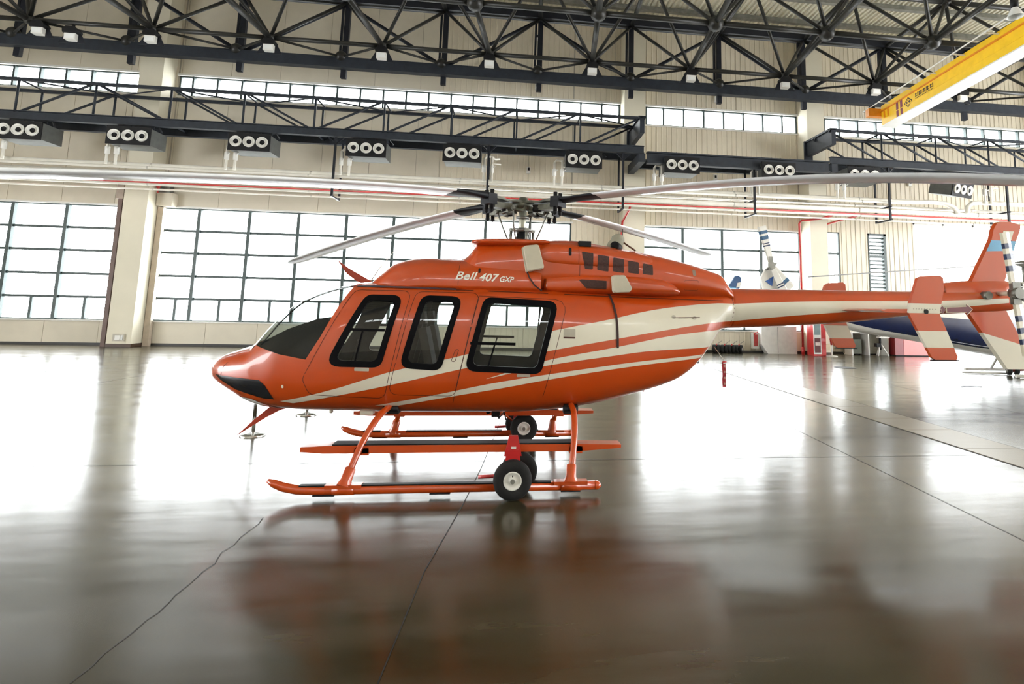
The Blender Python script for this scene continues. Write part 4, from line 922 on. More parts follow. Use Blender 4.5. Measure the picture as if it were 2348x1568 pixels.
def flatfin(name, poly, y0, th, mt, parent=None):
    mb = MB(); mb.prism(ccw(poly), 'y', y0-th/2, y0+th/2); return hb_(mb, name, mt, parent)
UF = [(6.28, 2.10), (6.80, 2.98), (6.84, 3.12), (6.90, 3.21), (6.95, 3.235), (7.09, 3.24), (7.27, 3.20), (7.26, 3.12), (7.17, 2.93), (6.86, 2.15)]
LF = [(6.30, 2.02), (6.90, 1.165), (7.16, 1.165), (7.265, 1.318), (6.92, 2.02)]
flatfin('upper_fin', UF, 0, 0.075, M_or); mb = MB(); mb.prism(ccw([(6.93, 2.96), (7.10, 2.97), (7.15, 3.10), (6.99, 3.10)]), 'y', -0.044, -0.0375); hb_(mb, 'fin_patch', M_wh)
flatfin('upper_fin_band', [(6.70, 2.80), (6.79, 2.96), (7.18, 2.96), (7.13, 2.82)], 0, 0.081, mat('light blue fin band', (0.16, 0.42, 0.66), 0.3))
A_, B_ = split_poly(ccw(LF), (6.60, 1.645), (7.15, 1.50))
flatfin('lower_fin', A_, 0, 0.075, M_or); lab(flatfin('lower_fin_tip', B_, 0, 0.075, M_wh), 'cream lower half of the tail fin')
# horizontal stabiliser and end plates
mb = MB(); sec = [(4.36, 1.925), (4.45, 1.945), (4.70, 1.952), (5.02, 1.93), (4.70, 1.905), (4.45, 1.907)]; mb.prism(sec, 'y', -1.0, 1.0); hb_(mb, 'stabiliser', M_or)
EP = [(4.70, 1.915), (4.72, 1.99), (4.845, 2.315), (4.90, 2.345), (5.14, 2.362), (5.18, 2.33), (5.185, 2.21), (5.105, 1.90), (5.31, 1.40), (5.29, 1.365), (5.02, 1.362), (4.975, 1.39)]
for sy in (-1.0, 1.0):
    bands = [(9, 2.02, M_or), (2.02, 1.905, M_wh), (1.905, 1.70, M_or), (1.70, 1.505, M_wh), (1.505, -9, M_or)]
    pl = ccw(EP); ep = None
    for hi, lo, mt in bands:
        q_ = pl
        if hi < 5: q_ = split_poly(q_, (5.5, hi), (4.5, hi))[0]
        if lo > 0: q_ = split_poly(ccw(q_), (4.5, lo), (5.5, lo))[0]
        o = flatfin('end_plate' if ep is None else 'end_plate_band', q_, sy, 0.045, mt, ep)
        ep = ep or o
    mb = MB(); mb.cyl((4.93, sy-0.03, 1.925), (4.93, sy+0.03, 1.925), 0.028, 14); hb_(mb, 'pivot_bolt', M_black, ep)
    if sy < 0:
        for k in range(9): mb = MB(); mb.cyl((4.77+0.035*k, sy-0.027, 1.955), (4.77+0.035*k, sy+0.02, 1.955), 0.006, 6); hb_(mb, 'rivet', M_dull, ep)
    mb = MB(); mb.prism([(5.0, 1.365), (5.31, 1.365), (5.34, 1.35), (4.98, 1.35)], 'y', sy-0.03, sy+0.03); hb_(mb, 'end_cap', M_black, ep)
# danger arrows near the tail rotor
M_dec = mat('plum decal', (0.16, 0.035, 0.05), 0.4); M_decw = mat('cream decal edge', (0.75, 0.66, 0.5), 0.4)
for pl, edge in (([(5.785, 2.0), (5.84, 2.0), (5.84, 2.018), (5.89, 1.962), (5.84, 1.906), (5.84, 1.924), (5.785, 1.924)], 0), ([(5.915, 1.99), (6.21, 2.008), (6.21, 2.038), (6.29, 1.975), (6.21, 1.905), (6.21, 1.935), (5.915, 1.927)], 0)):
    def flat(name, q_, mt, y_): mb = MB(); mb.add([(x, y_-0.0, z) for x, z in q_], [tuple(range(len(q_)))], False); return hb_(mb, name, mt)
    c = (sum(p[0] for p in pl)/7, sum(p[1] for p in pl)/7)
    mb = MB(); mb.prism([(c[0]+(p[0]-c[0])*1.08, c[1]+(p[1]-c[1])*1.16) for p in pl], 'y', -0.178, -0.172); o = hb_(mb, 'warning_arrow', M_decw); mb = MB(); mb.prism(pl, 'y', -0.181, -0.172); hb_(mb, 'arrow_face', M_dec, o)
def text(body, size, shear, bold=0.0, extr=0.0):
    cu = bpy.data.curves.new('t', 'FONT'); cu.body = body; cu.size = size; cu.shear = shear; cu.offset = bold; cu.resolution_u = 3
    o = bpy.data.objects.new('t', cu); COL.objects.link(o); dg = bpy.context.evaluated_depsgraph_get(); me = bpy.data.meshes.new_from_object(o.evaluated_get(dg)); bpy.data.objects.remove(o); bpy.data.curves.remove(cu); return me
def conform_text(name, body, x, z, size, loft, mt, width=None, bold=0.0, slope=0.0, shear=0.3, off=0.005, yfix=None):
    me = text(body, size, shear, bold); xs = [v.co.x for v in me.vertices]; sc = width/(max(xs)-min(xs)) if width else 1.0; x_0 = min(xs)
    for v in me.vertices:
        px, pz = x+(v.co.x-x_0)*sc, z+v.co.y; pz += slope*(px-x); v.co = Vector((px, -(loft.ys(px, pz)+off) if yfix is None else yfix, pz))
    me.materials.clear(); me.materials.append(mt); me.name = name; return link(name, me, heli)
M_let = mat('white lettering', (0.85, 0.83, 0.74), 0.35)
conform_text('lettering', 'Bell', -0.62, 2.185, 0.135, FWD, M_let, 0.255, 0.002, -0.02)
conform_text('lettering', '407', -0.345, 2.175, 0.125, FWD, M_let, 0.235, 0.003, -0.02)
conform_text('lettering', 'GXP', -0.105, 2.168, 0.092, FWD, M_let, 0.165, 0.002, -0.02)
conform_text('arrow_lettering', 'H', 5.80, 1.94, 0.06, BOOM, M_decw, 0.04, yfix=-0.183)
# tail rotor
mb = MB(); mb.cyl((6.545, -0.10, 2.17), (6.545, -0.20, 2.17), 0.055, 18); hb_(mb, 'output_seal', M_grey)
tr = hb_(MB().cyl((6.78, -0.05, 2.20), (6.78, -0.42, 2.20), 0.03, 14), 'tail_rotor_shaft', M_wh)
mb = MB(); mb.cyl((6.78, -0.32, 2.20), (6.78, -0.44, 2.20), 0.075, 16); mb.cbox((6.78, -0.37, 2.20), (0.12, 0.06, 0.30)); mb.cyl((6.72, -0.36, 2.31), (6.90, -0.36, 2.29), 0.02, 8); mb.cyl((6.68, -0.40, 2.15), (6.90, -0.40, 2.13), 0.018, 8); mb.ball((6.88, -0.36, 2.32), 0.03, 10, 6); mb.ball((6.88, -0.40, 2.12), 0.03, 10, 6); hb_(mb, 'tail_rotor_hub', M_grey, tr)
M_navy = mat('navy blade band', (0.015, 0.03, 0.09), 0.35)
for s_ in (-1, 1):
    def bl(r0, r1, e=0.0): 
        mb = MB(); a = R(-7); u = Vector((math.sin(a)*s_, 0, math.cos(a)*s_)); c_ = Vector((math.cos(a), 0, -math.sin(a))); C_ = Vector((6.78, -0.37, 2.20))
        ws = 0.075; pts = []
        sec_ = [(-1, 0), (-0.6, 0.016+e), (0.2, 0.013+e), (1, 0), (0.2, -0.013-e), (-0.6, -0.016-e)]
        L = [[C_+u*r+c_*(ws+e)*s_x+Vector((0, sy_, 0)) for s_x, sy_ in sec_] for r in (r0, r1)]
        mb.add(L[0]+L[1], [(i, (i+1) % 6, 6+(i+1) % 6, 6+i) for i in range(6)]+[tuple(range(6))[::-1], tuple(range(6, 12))], False); return mb
    b_ = hb_(bl(0.14, 0.83), 'tail_rotor_blade', M_wh, tr)
    for r0, r1 in ((0.30, 0.375), (0.46, 0.535), (0.61, 0.68)): hb_(bl(r0, r1, 0.003), 'blade_band', M_navy, tr)
# ------- skids
def both(fn):
    for s_ in (-1, 1): fn(s_)
def skid(s_):
    y_ = 1.22*s_; mb = MB()
    mb.tube([(0.955, y_, 0.083), (-1.80, y_, 0.08), (-1.95, y_, 0.088), (-2.08, y_, 0.115), (-2.17, y_, 0.150), (-2.225, y_, 0.178)], [0.044, 0.044, 0.044, 0.043, 0.038, 0.02], 14); sk = hb_(mb, 'skid_tube', M_or)
    mb = MB(); mb.lathe((0.955, y_, 0.083), (1, 0, 0), [(0, 0.046), (0.03, 0.042), (0.06, 0.015), (0.062, 0)], 14); hb_(mb, 'skid_end_cap', M_or, sk)
    for a, b in ((-1.93, -1.66), (-1.36, -0.02), (0.25, 0.50)): mb = MB(); mb.box((a, y_-0.03, 0.118), (b, y_+0.03, 0.132)); hb_(mb, 'tread_strip', M_black, sk)
    for x in (-1.52, 0.70):
        mb = MB(); mb.box((x-0.17, y_-0.05, 0.10), (x+0.17, y_+0.05, 0.135)); mb.cyl((x-0.10, y_, 0.083), (x+0.10, y_, 0.083), 0.052, 14); mb.lathe((x, y_, 0.12), ((-1.36-x) if x < 0 else 0.03, -0.15*s_, 0.58), [(0, 0.075), (0.05, 0.055), (0.16, 0.052), (0.17, 0.04)], 14); hb_(mb, 'skid_saddle', M_or, sk)
    for x in (-1.7, -0.6, 0.7): mb = MB(); mb.box((x-0.1, y_-0.03, 0.028), (x+0.1, y_+0.03, 0.04)); hb_(mb, 'wear_shoe', M_steel, sk)
both(skid)
def bez(ps, n=16):
    out = []; ps = [Vector(p) for p in ps]
    for i in range(n+1):
        t = i/n; q_ = list(ps)
        while len(q_) > 1: q_ = [a.lerp(b, t) for a, b in zip(q_, q_[1:])]
        out.append(q_[0])
    return out
half = bez([(-1.52, -1.22, 0.12), (-1.43, -1.10, 0.45), (-1.36, -1.0, 0.68), (-1.28, -0.72, 0.78), (-1.24, -0.35, 0.74)], 14)
mb = MB(); mb.tube(half+[Vector((p.x, -p.y, p.z)) for p in reversed(half)], 0.034, 12); hb_(mb, 'front_cross_tube', M_or)
half = bez([(0.70, -1.22, 0.12), (0.74, -1.12, 0.45), (0.775, -1.05, 0.70), (0.775, -0.75, 0.82), (0.765, -0.35, 0.74)], 14)
mb = MB(); mb.tube(half+[Vector((p.x, -p.y, p.z)) for p in reversed(half)], 0.034, 12); hb_(mb, 'rear_cross_tube', M_or)
for x in (-1.25, 0.765):
    for s_ in (-1, 1): mb = MB(); mb.cbox((x, 0.45*s_, 0.715), (0.16, 0.16, 0.10)); mb.cyl((x-0.08, 0.55*s_, 0.73), (x+0.08, 0.55*s_, 0.73), 0.03, 10); hb_(mb, 'cross_tube_mount', M_black)
def step(s_):
    y_ = 0.99*s_; mb = MB()
    pr = [(-2.0, 0.402), (-1.78, 0.385), (0.80, 0.385), (1.25, 0.415), (1.25, 0.450), (0.78, 0.458), (-1.74, 0.460), (-2.0, 0.448)]
    mb.prism(pr, 'y', y_-0.09, y_+0.09); st = hb_(mb, 'boarding_step', M_or); mb = MB(); mb.box((-1.70, y_-0.085, 0.452), (0.74, y_+0.085, 0.472)); hb_(mb, 'step_tread', M_black, st)
    for x in (-1.41, 0.765): mb = MB(); mb.cbox((x, y_+0.02*s_, 0.40), (0.14, 0.14, 0.07)); hb_(mb, 'step_clamp', M_or, st)
both(step)
# ground handling wheels: clamped on the skids, things of their own
def wheelset(s_, x, label):
    y_ = s_*1.35; t = thing('ground_handling_wheels', label, 'wheels', HO+Vector((x, s_*1.2, 0)), None)
    def W(mb, name, mt, parent=None):
        me = mb.mesh(name, mt, t.location-HO); return link(name, me, parent or t)
    for yy in (1.37*s_, 1.05*s_):
        dx = 0 if yy*s_ > 1.2 else 0.07
        ty = W(MB().lathe((x+dx, yy, 0.19), (0, 1, 0), [(-0.045, 0.085), (-0.06, 0.12), (-0.058, 0.165), (-0.035, 0.187), (0, 0.19), (0.035, 0.187), (0.058, 0.165), (0.06, 0.12), (0.045, 0.085)], 32), 'tyre', M_tyre)
        rm = W(MB().lathe((x+dx, yy, 0.19), (0, 1, 0), [(-0.05, 0.0), (-0.05, 0.03), (-0.035, 0.035), (-0.03, 0.065), (-0.052, 0.078), (-0.05, 0.09), (0.05, 0.09), (0.052, 0.078), (0.03, 0.065), (0.035, 0.035), (0.05, 0.03), (0.05, 0)], 28), 'rim', M_white, ty)
        W(MB().cyl((x+dx, yy-0.075, 0.19), (x+dx, yy+0.075, 0.19), 0.022, 10), 'axle_nut', M_grey, ty)
        W(MB().cyl((x+dx, yy-0.075*s_*-1, 0.25), (x+dx, yy+0.058*s_, 0.235), 0.006, 6), 'valve_stem', M_black, ty)
    ar = W(MB().prism([(x-0.09, 0.36), (x+0.09, 0.36), (x+0.045, 0.56), (x-0.045, 0.56)], 'y', 1.13*s_-0.02, 1.30*s_+0.0 if s_ > 0 else 1.13*s_+0.02), 'lift_arm', M_red)
    W(MB().prism([(x-0.02, 0.435), (x+0.03, 0.435), (x+0.03, 0.455), (x-0.02, 0.455)], 'y', s_*1.16-0.006, s_*1.16+0.004) if s_ < 0 else MB().cbox((x, 1.1, 0.44), (0.05, 0.02, 0.02)), 'small_plate', M_white, ar)
    W(MB().box((x-0.06, min(1.02*s_, 1.38*s_), 0.17), (x+0.06, max(1.02*s_, 1.38*s_), 0.21)), 'axle_beam', M_red); W(MB().prism([(x-0.10, 0.19), (x+0.10, 0.19), (x+0.06, 0.42), (x-0.06, 0.42)], 'y', 1.14*s_-0.015, 1.14*s_+0.015), 'pump_frame', M_red)
    W(MB().cyl((x-0.34, 1.2*s_, 0.175), (x-0.18, 1.2*s_, 0.18), 0.018, 10), 'jack_handle', M_red)
    return t
wheelset(-1, 0.107, 'pair of black tyred ground wheels with red arm on the near skid'); wheelset(1, 0.215, 'pair of black tyred ground wheels on the far skid behind the step')
mb = MB(); mb.tube([(-0.20, 0.2, 0.70), (-0.05, 0.6, 0.50), (0.12, 1.1, 0.28)], 0.016, 8); hb_(mb, 'brace_rod', M_or)
mb = MB(); mb.cbox((-0.10, -0.05, 0.60), (0.10, 0.08, 0.10)); mb.tube([(-0.10, 0, 0.58), (-0.06, 0.1, 0.50), (0.0, 0.2, 0.56), (0.03, 0.2, 0.46)], 0.010, 6); mb.cyl((-0.22, 0, 0.66), (-0.18, 0, 0.58), 0.03, 10); hb_(mb, 'cargo_hook', M_black)
mb = MB(); mb.cbox((-1.55, -0.3, 0.655), (0.14, 0.12, 0.05)); hb_(mb, 'belly_antenna', M_wh); mb = MB(); mb.ball((-1.95, -0.3, 0.66), 0.025, 10, 6); hb_(mb, 'drain_fitting', M_wh)
mb = MB(); mb.cbox((2.43, -0.06, 1.23), (0.04, 0.07, 0.04)); hb_(mb, 'tail_bumper_pin', M_black); mb = MB(); mb.cyl((1.75, 0, 0.92), (1.75, 0, 0.845), 0.012, 8); hb_(mb, 'drain_stub', M_or)
# wire strike cutters
mb = MB(); mb.prism([(-3.06, 0.335), (-2.87, 0.525), (-2.72, 0.66), (-2.45, 0.71), (-2.45, 0.665), (-2.60, 0.625), (-2.76, 0.535)], 'y', -0.02, 0.02); hb_(mb, 'lower_wire_cutter', mat('dark orange paint', (0.36, 0.035, 0.012), 0.4))
mb = MB(); mb.prism([(-2.092, 2.405), (-1.96, 2.31), (-1.66, 2.145), (-1.80, 2.13), (-1.86, 2.16), (-1.97, 2.24)], 'y', -0.015, 0.015); hb_(mb, 'upper_wire_cutter', mat('dark orange paint', (0.36, 0.035, 0.012)))
mb = MB(); mb.tube([(-1.69, 0, 2.14), (-1.60, 0, 2.30), (-1.43, 0, 2.53)], [0.008, 0.006, 0.003], 6); hb_(mb, 'whip_antenna', M_wh)
# ------- cabin interior
mb = MB(); mb.box((-2.25, -0.42, 0.80), (0.5, 0.42, 0.84)); hb_(mb, 'cabin_floor', M_int2)
mb = MB(); mb.prism([(-2.92, 1.18), (-2.80, 1.385), (-2.45, 1.58), (-2.14, 1.70), (-2.02, 1.72), (-2.12, 1.10)], 'y', -0.40, 0.40); hb_(mb, 'instrument_panel', M_int)
mb = MB(); mb.box((-2.1, -0.12, 0.84), (-1.6, 0.12, 1.12)); hb_(mb, 'centre_console', M_int)
def seat(x, y_, f, wd=0.46):
    mb = MB(); mb.cbox((x, y_, 0.99), (0.42, wd, 0.12)); c = hb_(mb, 'seat_cushion', M_seat)
    mb = MB(); mb.bar((x+0.20*f, y_, 1.03), (x+0.34*f, y_, 1.62), 0.09, wd*0.85, (0, 1, 0)); hb_(mb, 'seat_back', M_seat, c)
    mb = MB(); mb.bar((x+0.345*f, y_, 1.66), (x+0.37*f, y_, 1.80), 0.07, wd*0.5, (0, 1, 0)); hb_(mb, 'headrest', M_seat, c)
    mb = MB(); mb.cbox((x, y_, 0.885), (0.36, wd-0.06, 0.1)); hb_(mb, 'seat_base', M_int, c)
for y_ in (-0.34, 0.34): seat(-1.62, y_, 1)
for y_ in (-0.38, 0.38): seat(-0.62, y_, -1, 0.42)
for y_ in (-0.36, 0.0, 0.36): seat(0.28, y_, 1, 0.35)
for y_ in (-0.34, 0.34): mb = MB(); mb.tube([(-1.88, y_, 0.86), (-1.95, y_, 1.1), (-1.90, y_, 1.28), (-1.86, y_, 1.40)], 0.013, 8); mb.ball((-1.86, y_, 1.41), 0.022, 8, 6); hb_(mb, 'cyclic_stick', M_black)
mb = MB(); mb.tube([(0.38, -0.55, 1.92), (0.36, -0.6, 1.7), (0.35, -0.62, 1.55)], 0.012, 6); hb_(mb, 'seat_belt', M_black)
for x in (-1.12, -0.42): 
    for s_ in (-1, 1): mb = MB(); mb.tube([(x-0.12, 0.62*s_, 0.9), (x, 0.66*s_, 1.5), (x+0.09, 0.56*s_, 1.93)], 0.035, 10); hb_(mb, 'cabin_post', M_int)
# ------- main rotor
HX, HZ = 0.147, 3.17
mb = MB(); mb.tube([(HX, 0, 2.68), (HX, 0, 3.20)], 0.046, 16); mast = hb_(mb, 'rotor_mast', mat('pale mast metal', (0.42, 0.42, 0.34), 0.35, metal=0.5))
mb = MB(); mb.lathe((HX, 0, 2.70), (0, 0, 1), [(0, 0.10), (0.03, 0.10), (0.04, 0.075), (0.065, 0.085), (0.075, 0.062), (0.10, 0.07), (0.115, 0.05), (0.15, 0.05)], 20); hb_(mb, 'mast_boot', M_black, mast)
mb = MB(); mb.lathe((HX, 0, 2.855), (0, 0, 1), [(-0.025, 0.05), (-0.025, 0.11), (0.0, 0.135), (0.02, 0.11), (0.03, 0.05)], 24)
for a in (20, 110, 200, 290): mb.bar((HX, 0, 2.855), (HX+0.17*math.cos(R(a)), 0.17*math.sin(R(a)), 2.85), 0.05, 0.04); mb.cyl((HX+0.15*math.cos(R(a)), 0.15*math.sin(R(a)), 2.84), (HX+0.16*math.cos(R(a)), 0.16*math.sin(R(a)), 2.66), 0.02, 8)
hb_(mb, 'swashplate', M_grey, mast)
mb = MB(); mb.lathe((HX, 0, 3.02), (0, 0, 1), [(-0.02, 0.05), (-0.02, 0.085), (0.01, 0.085), (0.02, 0.05)], 18); hb_(mb, 'mast_collar', M_grey, mast)
hubp = hb_(MB().lathe((HX, 0, HZ), (0, 0, 1), [(-0.06, 0.05), (-0.05, 0.12), (0.0, 0.15), (0.045, 0.12), (0.06, 0.07), (0.11, 0.05), (0.115, 0.0)], 24), 'rotor_hub', M_hub)
AZ = [(139.7, 0.62, 1.35), (43.7, 0.21, 1.5), (-138.5, 0.60, 1.35), (-42.0, 0.29, 3.0)]
for bi, (az, droop, pw) in enumerate(AZ):
    a = R(az); u = Vector((math.cos(a), math.sin(a), 0)); v = Vector((-math.sin(a), math.cos(a), 0)); O_ = Vector((HX, 0, HZ))
    def q_(r, c, z): return O_+u*r+v*c+Vector((0, 0, z))
    dz = lambda r: 0.03*(r/0.6 if r < 0.6 else 1)-droop*(max(0, r-0.5)/4.7)**pw
    mb = MB(); vs = []; rs_ = [0.05, 0.18, 0.30, 0.42, 0.62]
    for r, wd, z, th in zip(rs_, (0.10, 0.085, 0.07, 0.08, 0.075), (0.03, 0.035, 0.02, 0.03, 0.035), (0.03, 0.03, 0.022, 0.03, 0.03)):
        vs += [q_(r, -wd, z-th/2), q_(r, wd, z-th/2), q_(r, wd, z+th/2), q_(r, -wd, z+th/2)]
    mb.add(vs, [(4*i+k, 4*i+(k+1) % 4, 4*i+4+(k+1) % 4, 4*i+4+k) for i in range(4) for k in range(4)]+[(0, 1, 2, 3), (16, 17, 18, 19)], False); hb_(mb, 'yoke_arm', M_hub, hubp)
    mb = MB(); mb.bar(q_(0.24, 0, -0.045), q_(0.52, 0, -0.06), 0.13, 0.07); mb.bar(q_(0.14, 0.0, -0.05), q_(0.3, 0.0, -0.09), 0.09, 0.06); hb_(mb, 'blade_grip', M_hub, hubp)
    mb = MB(); mb.bar(q_(0.50, 0, 0.005), q_(0.63, 0, 0.0), 0.16, 0.13); hb_(mb, 'grip_block', M_bladeD, hubp)
    for c_ in (-0.05, 0.05):
        mb = MB(); mb.cyl(q_(0.56, c_, -0.12), q_(0.56, c_, 0.12), 0.025, 8); mb.lathe(q_(0.56, c_, -0.12), (0, 0, -1), [(0, 0.025), (0.02, 0.03), (0.045, 0.005)], 8); hb_(mb, 'blade_bolt', M_black, hubp)
    mb = MB(); mb.tube(bez([q_(0.30, 0.11, -0.06), q_(0.22, 0.17, -0.13), q_(0.12, 0.2, -0.10), q_(0.10, 0.14, -0.03)], 8), 0.022, 8); hb_(mb, 'pitch_horn', M_hub, hubp)
    mb = MB(); mb.tube([q_(0.30, 0.15, -0.08), q_(0.24, 0.10, -0.28), q_(0.16, 0.06, -0.48)], 0.011, 8); mb.ball(q_(0.30, 0.15, -0.08), 0.028, 8, 6); hb_(mb, 'pitch_link', M_grey, hubp)
    mb = MB(); mb.lathe(q_(0.26, -0.03, -0.02), (0, 0, 1), [(-0.09, 0.0), (-0.085, 0.055), (-0.05, 0.065), (-0.03, 0.05), (0.0, 0.06)], 14); hb_(mb, 'damper', M_black, hubp)
    # blade: black cuff, then the pale aerofoil with a rounded tapered tip
    sec_ = [(0.5, 0.0), (0.42, 0.42), (0.2, 0.5), (-0.1, 0.36), (-0.5, 0.0), (-0.1, -0.26), (0.2, -0.4), (0.42, -0.36)]
    def blade_seg(rs, ch, th, pit):
        mb = MB(); vs = []
        for r, c, t_ in zip(rs, ch, th):
            p_ = R(pit(r)) 
            for sx, sz in sec_: vs.append(q_(r, sx*c*math.cos(p_)-sz*t_*math.sin(p_), dz(r)+sx*c*math.sin(p_)+sz*t_*math.cos(p_)))
        n_ = len(rs); mb.add(vs, [(8*i+k, 8*i+(k+1) % 8, 8*i+8+(k+1) % 8, 8*i+8+k) for i in range(n_-1) for k in range(8)], True); mb.add(vs[:8], [tuple(range(8))], False); mb.add(vs[-8:], [tuple(range(8))], False); return mb
    pit = (lambda r: 11-r*1.1) if bi in (0, 2) else (lambda r: -3-r*0.8)
    hb_(blade_seg([0.60, 0.75, 0.95, 1.15], [0.15, 0.19, 0.24, 0.265], [0.10, 0.075, 0.05, 0.041], pit), 'blade_cuff', M_bladeD)
    rs_ = [1.13]+list(np.linspace(1.4, 5.0, 14))+[5.15, 5.26, 5.30]
    b_ = hb_(blade_seg(rs_, [0.27]*15+[0.22, 0.13, 0.04], [0.040]*15+[0.034, 0.02, 0.008], pit), 'rotor_blade', M_blade)
# ================================================================== things around the helicopter
# red streamer on a cord at the tail
t = thing('warning_streamer', 'red pull streamer hanging on a cord below the tail of the orange helicopter', 'streamer', HO+Vector((2.82, 0, 1.2)))
MB().tube([HO+Vector((2.69, 0, 1.42)), HO+Vector((2.84, 0, 1.22))], 0.004, 6).build('cord', mat('pale cord', (0.5, 0.46, 0.38), 0.8), t)
mb = MB(); zs_ = np.linspace(1.20, 0.905, 9); vs = []
for i, z in enumerate(zs_): vs += [HO+Vector((2.80, 0.008*math.sin(i*1.3), z)), HO+Vector((2.848, 0.008*math.sin(i*1.3+0.5), z)), HO+Vector((2.848, 0.008*math.sin(i*1.3+0.5)+0.003, z)), HO+Vector((2.80, 0.008*math.sin(i*1.3)+0.003, z))]
mb.add(vs, [(4*i+k, 4*i+(k+1) % 4, 4*i+4+(k+1) % 4, 4*i+4+k) for i in range(8) for k in range(4)]); mb.build('ribbon', mat('red ribbon', (0.36, 0.02, 0.03), 0.7, var=0.3, scale=14), t)
mb = MB()
for i in range(1, 8):
    if i % 2: mb.box(HO+Vector((2.812, -0.014, zs_[i]-0.006)), HO+Vector((2.836, -0.010, zs_[i]+0.02)))
mb.build('printed_marks', mat('faded print', (0.5, 0.25, 0.2), 0.8), t)
MB().tube([HO+Vector((2.80, 0, 1.20)), HO+Vector((2.81, 0, 1.222)), HO+Vector((2.855, 0, 1.225))], 0.012, 8).build('grip', M_red, t)
# barrier posts beyond the nose
for (x, y_, h, l) in ((-3.51, 8.80, 0.92, 'chrome barrier post with round base standing under the helicopter nose'), (-3.30, 10.34, 0.92, 'second chrome barrier post farther back right of the nose')):
    t = thing('barrier_post', l, 'barrier post', (x, y_, 0), 'chrome barrier posts beyond the nose')
    MB().lathe((x, y_, 0), (0, 0, 1), [(0.0, 0.17), (0.012, 0.172), (0.022, 0.165), (0.035, 0.10), (0.05, 0.03), (0.055, 0.0)], 28).build('base', M_chrome, t)
    MB().cyl((x, y_, 0.05), (x, y_, h), 0.025, 14).build('pole', M_chrome, t); MB().lathe((x, y_, h), (0, 0, 1), [(-0.06, 0.03), (0.0, 0.032), (0.012, 0.04), (0.03, 0.03), (0.036, 0)], 16).build('head', M_chrome, t)
# row of small wheel trolleys by the wall
for i, x in enumerate((9.42, 9.80, 10.14, 10.48)):
    t = thing('wheel_trolley', '%s of the black tyred wheel trolleys parked along the wall left of the pillar' % ('leftmost', 'second', 'third', 'rightmost')[i], 'wheels', (x, 25.0, 0), 'wheel trolleys parked by the wall')
    for dx in (-0.10, 0.08):
        ty = MB().lathe((x+dx, 25.0, 0.19), (0.8, -0.6, 0), [(-0.07, 0.09), (-0.085, 0.13), (-0.075, 0.18), (0, 0.19), (0.075, 0.18), (0.085, 0.13), (0.07, 0.09)], 24).build('tyre', M_tyre, t)
        MB().lathe((x+dx, 25.0, 0.19), (0.8, -0.6, 0), [(-0.05, 0.0), (-0.05, 0.09), (0.05, 0.09), (0.05, 0)], 20).build('rim', M_white, ty)
    MB().tube([(x-0.02, 24.97, 0.12), (x-0.02, 24.97, 0.36), (x, 24.95, 0.42)], 0.03, 8).build('red_frame', M_red, t); MB().tube([(x, 24.95, 0.40), (x+0.22, 24.9, 0.56)], 0.012, 6).build('handle', M_grey, t)
# fire extinguisher cabinet, wall boxes
t = thing('extinguisher_box', 'white box with red front holding an extinguisher at the base of the right window wall', 'extinguisher', (11.39, 25.3, 0.2))
MB().box((11.24, 25.2, 0.2), (11.54, 25.42, 0.92)).build('back_box', M_white, t); MB().box((11.29, 25.18, 0.32), (11.46, 25.199, 0.84)).build('red_front', M_red, t); MB().tube([(11.30, 25.17, 0.84), (11.32, 25.15, 0.92), (11.46, 25.15, 0.95)], 0.03, 8).build('handle', M_red, t)
def cab(n, l, cx_, z_, y_=YW): 
    t = thing('wall_box', l, 'box', (cx_, y_-0.08, z_), 'beige wall boxes low on the wall'); 
    MB().box((cx_-0.20, y_-0.16, z_-0.14), (cx_+0.20, y_-0.024, z_+0.14)).build('casing', mat('beige enamel', (0.55, 0.47, 0.31), 0.45), t); MB().box((cx_-0.18, y_-0.168, z_-0.12), (cx_+0.18, y_-0.159, z_+0.12)).build('lid', mat('beige enamel lid', (0.62, 0.54, 0.38), 0.45), t); MB().cbox((cx_-0.05, y_-0.15, z_-0.15), (0.12, 0.06, 0.03)).build('spout', M_grey, t)
cab(0, 'beige wall box low on the wall right beside the red extinguisher box', 11.95, 0.36); cab(1, 'beige wall box fixed higher on the wall above the white cabinet', 12.5, 0.86); cab(2, 'beige wall box low on the right hand pillar', 14.35, 0.36, 24.6)
t = thing('socket_panel', 'small grey socket panel low on the front of the left pillar', 'socket', (-15.08, 24.58, 0.37)); MB().box((-15.29, 24.53, 0.22), (-14.87, 24.599, 0.50)).build('panel', mat('grey beige enamel', (0.48, 0.44, 0.36), 0.5), t); MB().box((-15.2, 24.515, 0.27), (-15.02, 24.529, 0.45)).build('cover', M_white, t); MB().box((-14.99, 24.515, 0.27), (-14.91, 24.529, 0.45)).build('switch', M_grey, t)
t = thing('white_cabinet', 'white rounded cabinet standing under the right window', 'cabinet', (12.5, 25.2, 0)); MB().prism([(11.75, 0.12), (11.85, 0.0), (13.25, 0.0), (13.25, 1.25), (11.55, 1.25), (11.55, 0.42)], 'y', 24.95, 25.38).build('shell', M_white, t); MB().box((12.32, 24.935, 0.03), (12.335, 24.949, 1.2)).build('door_gap', M_grey, t)
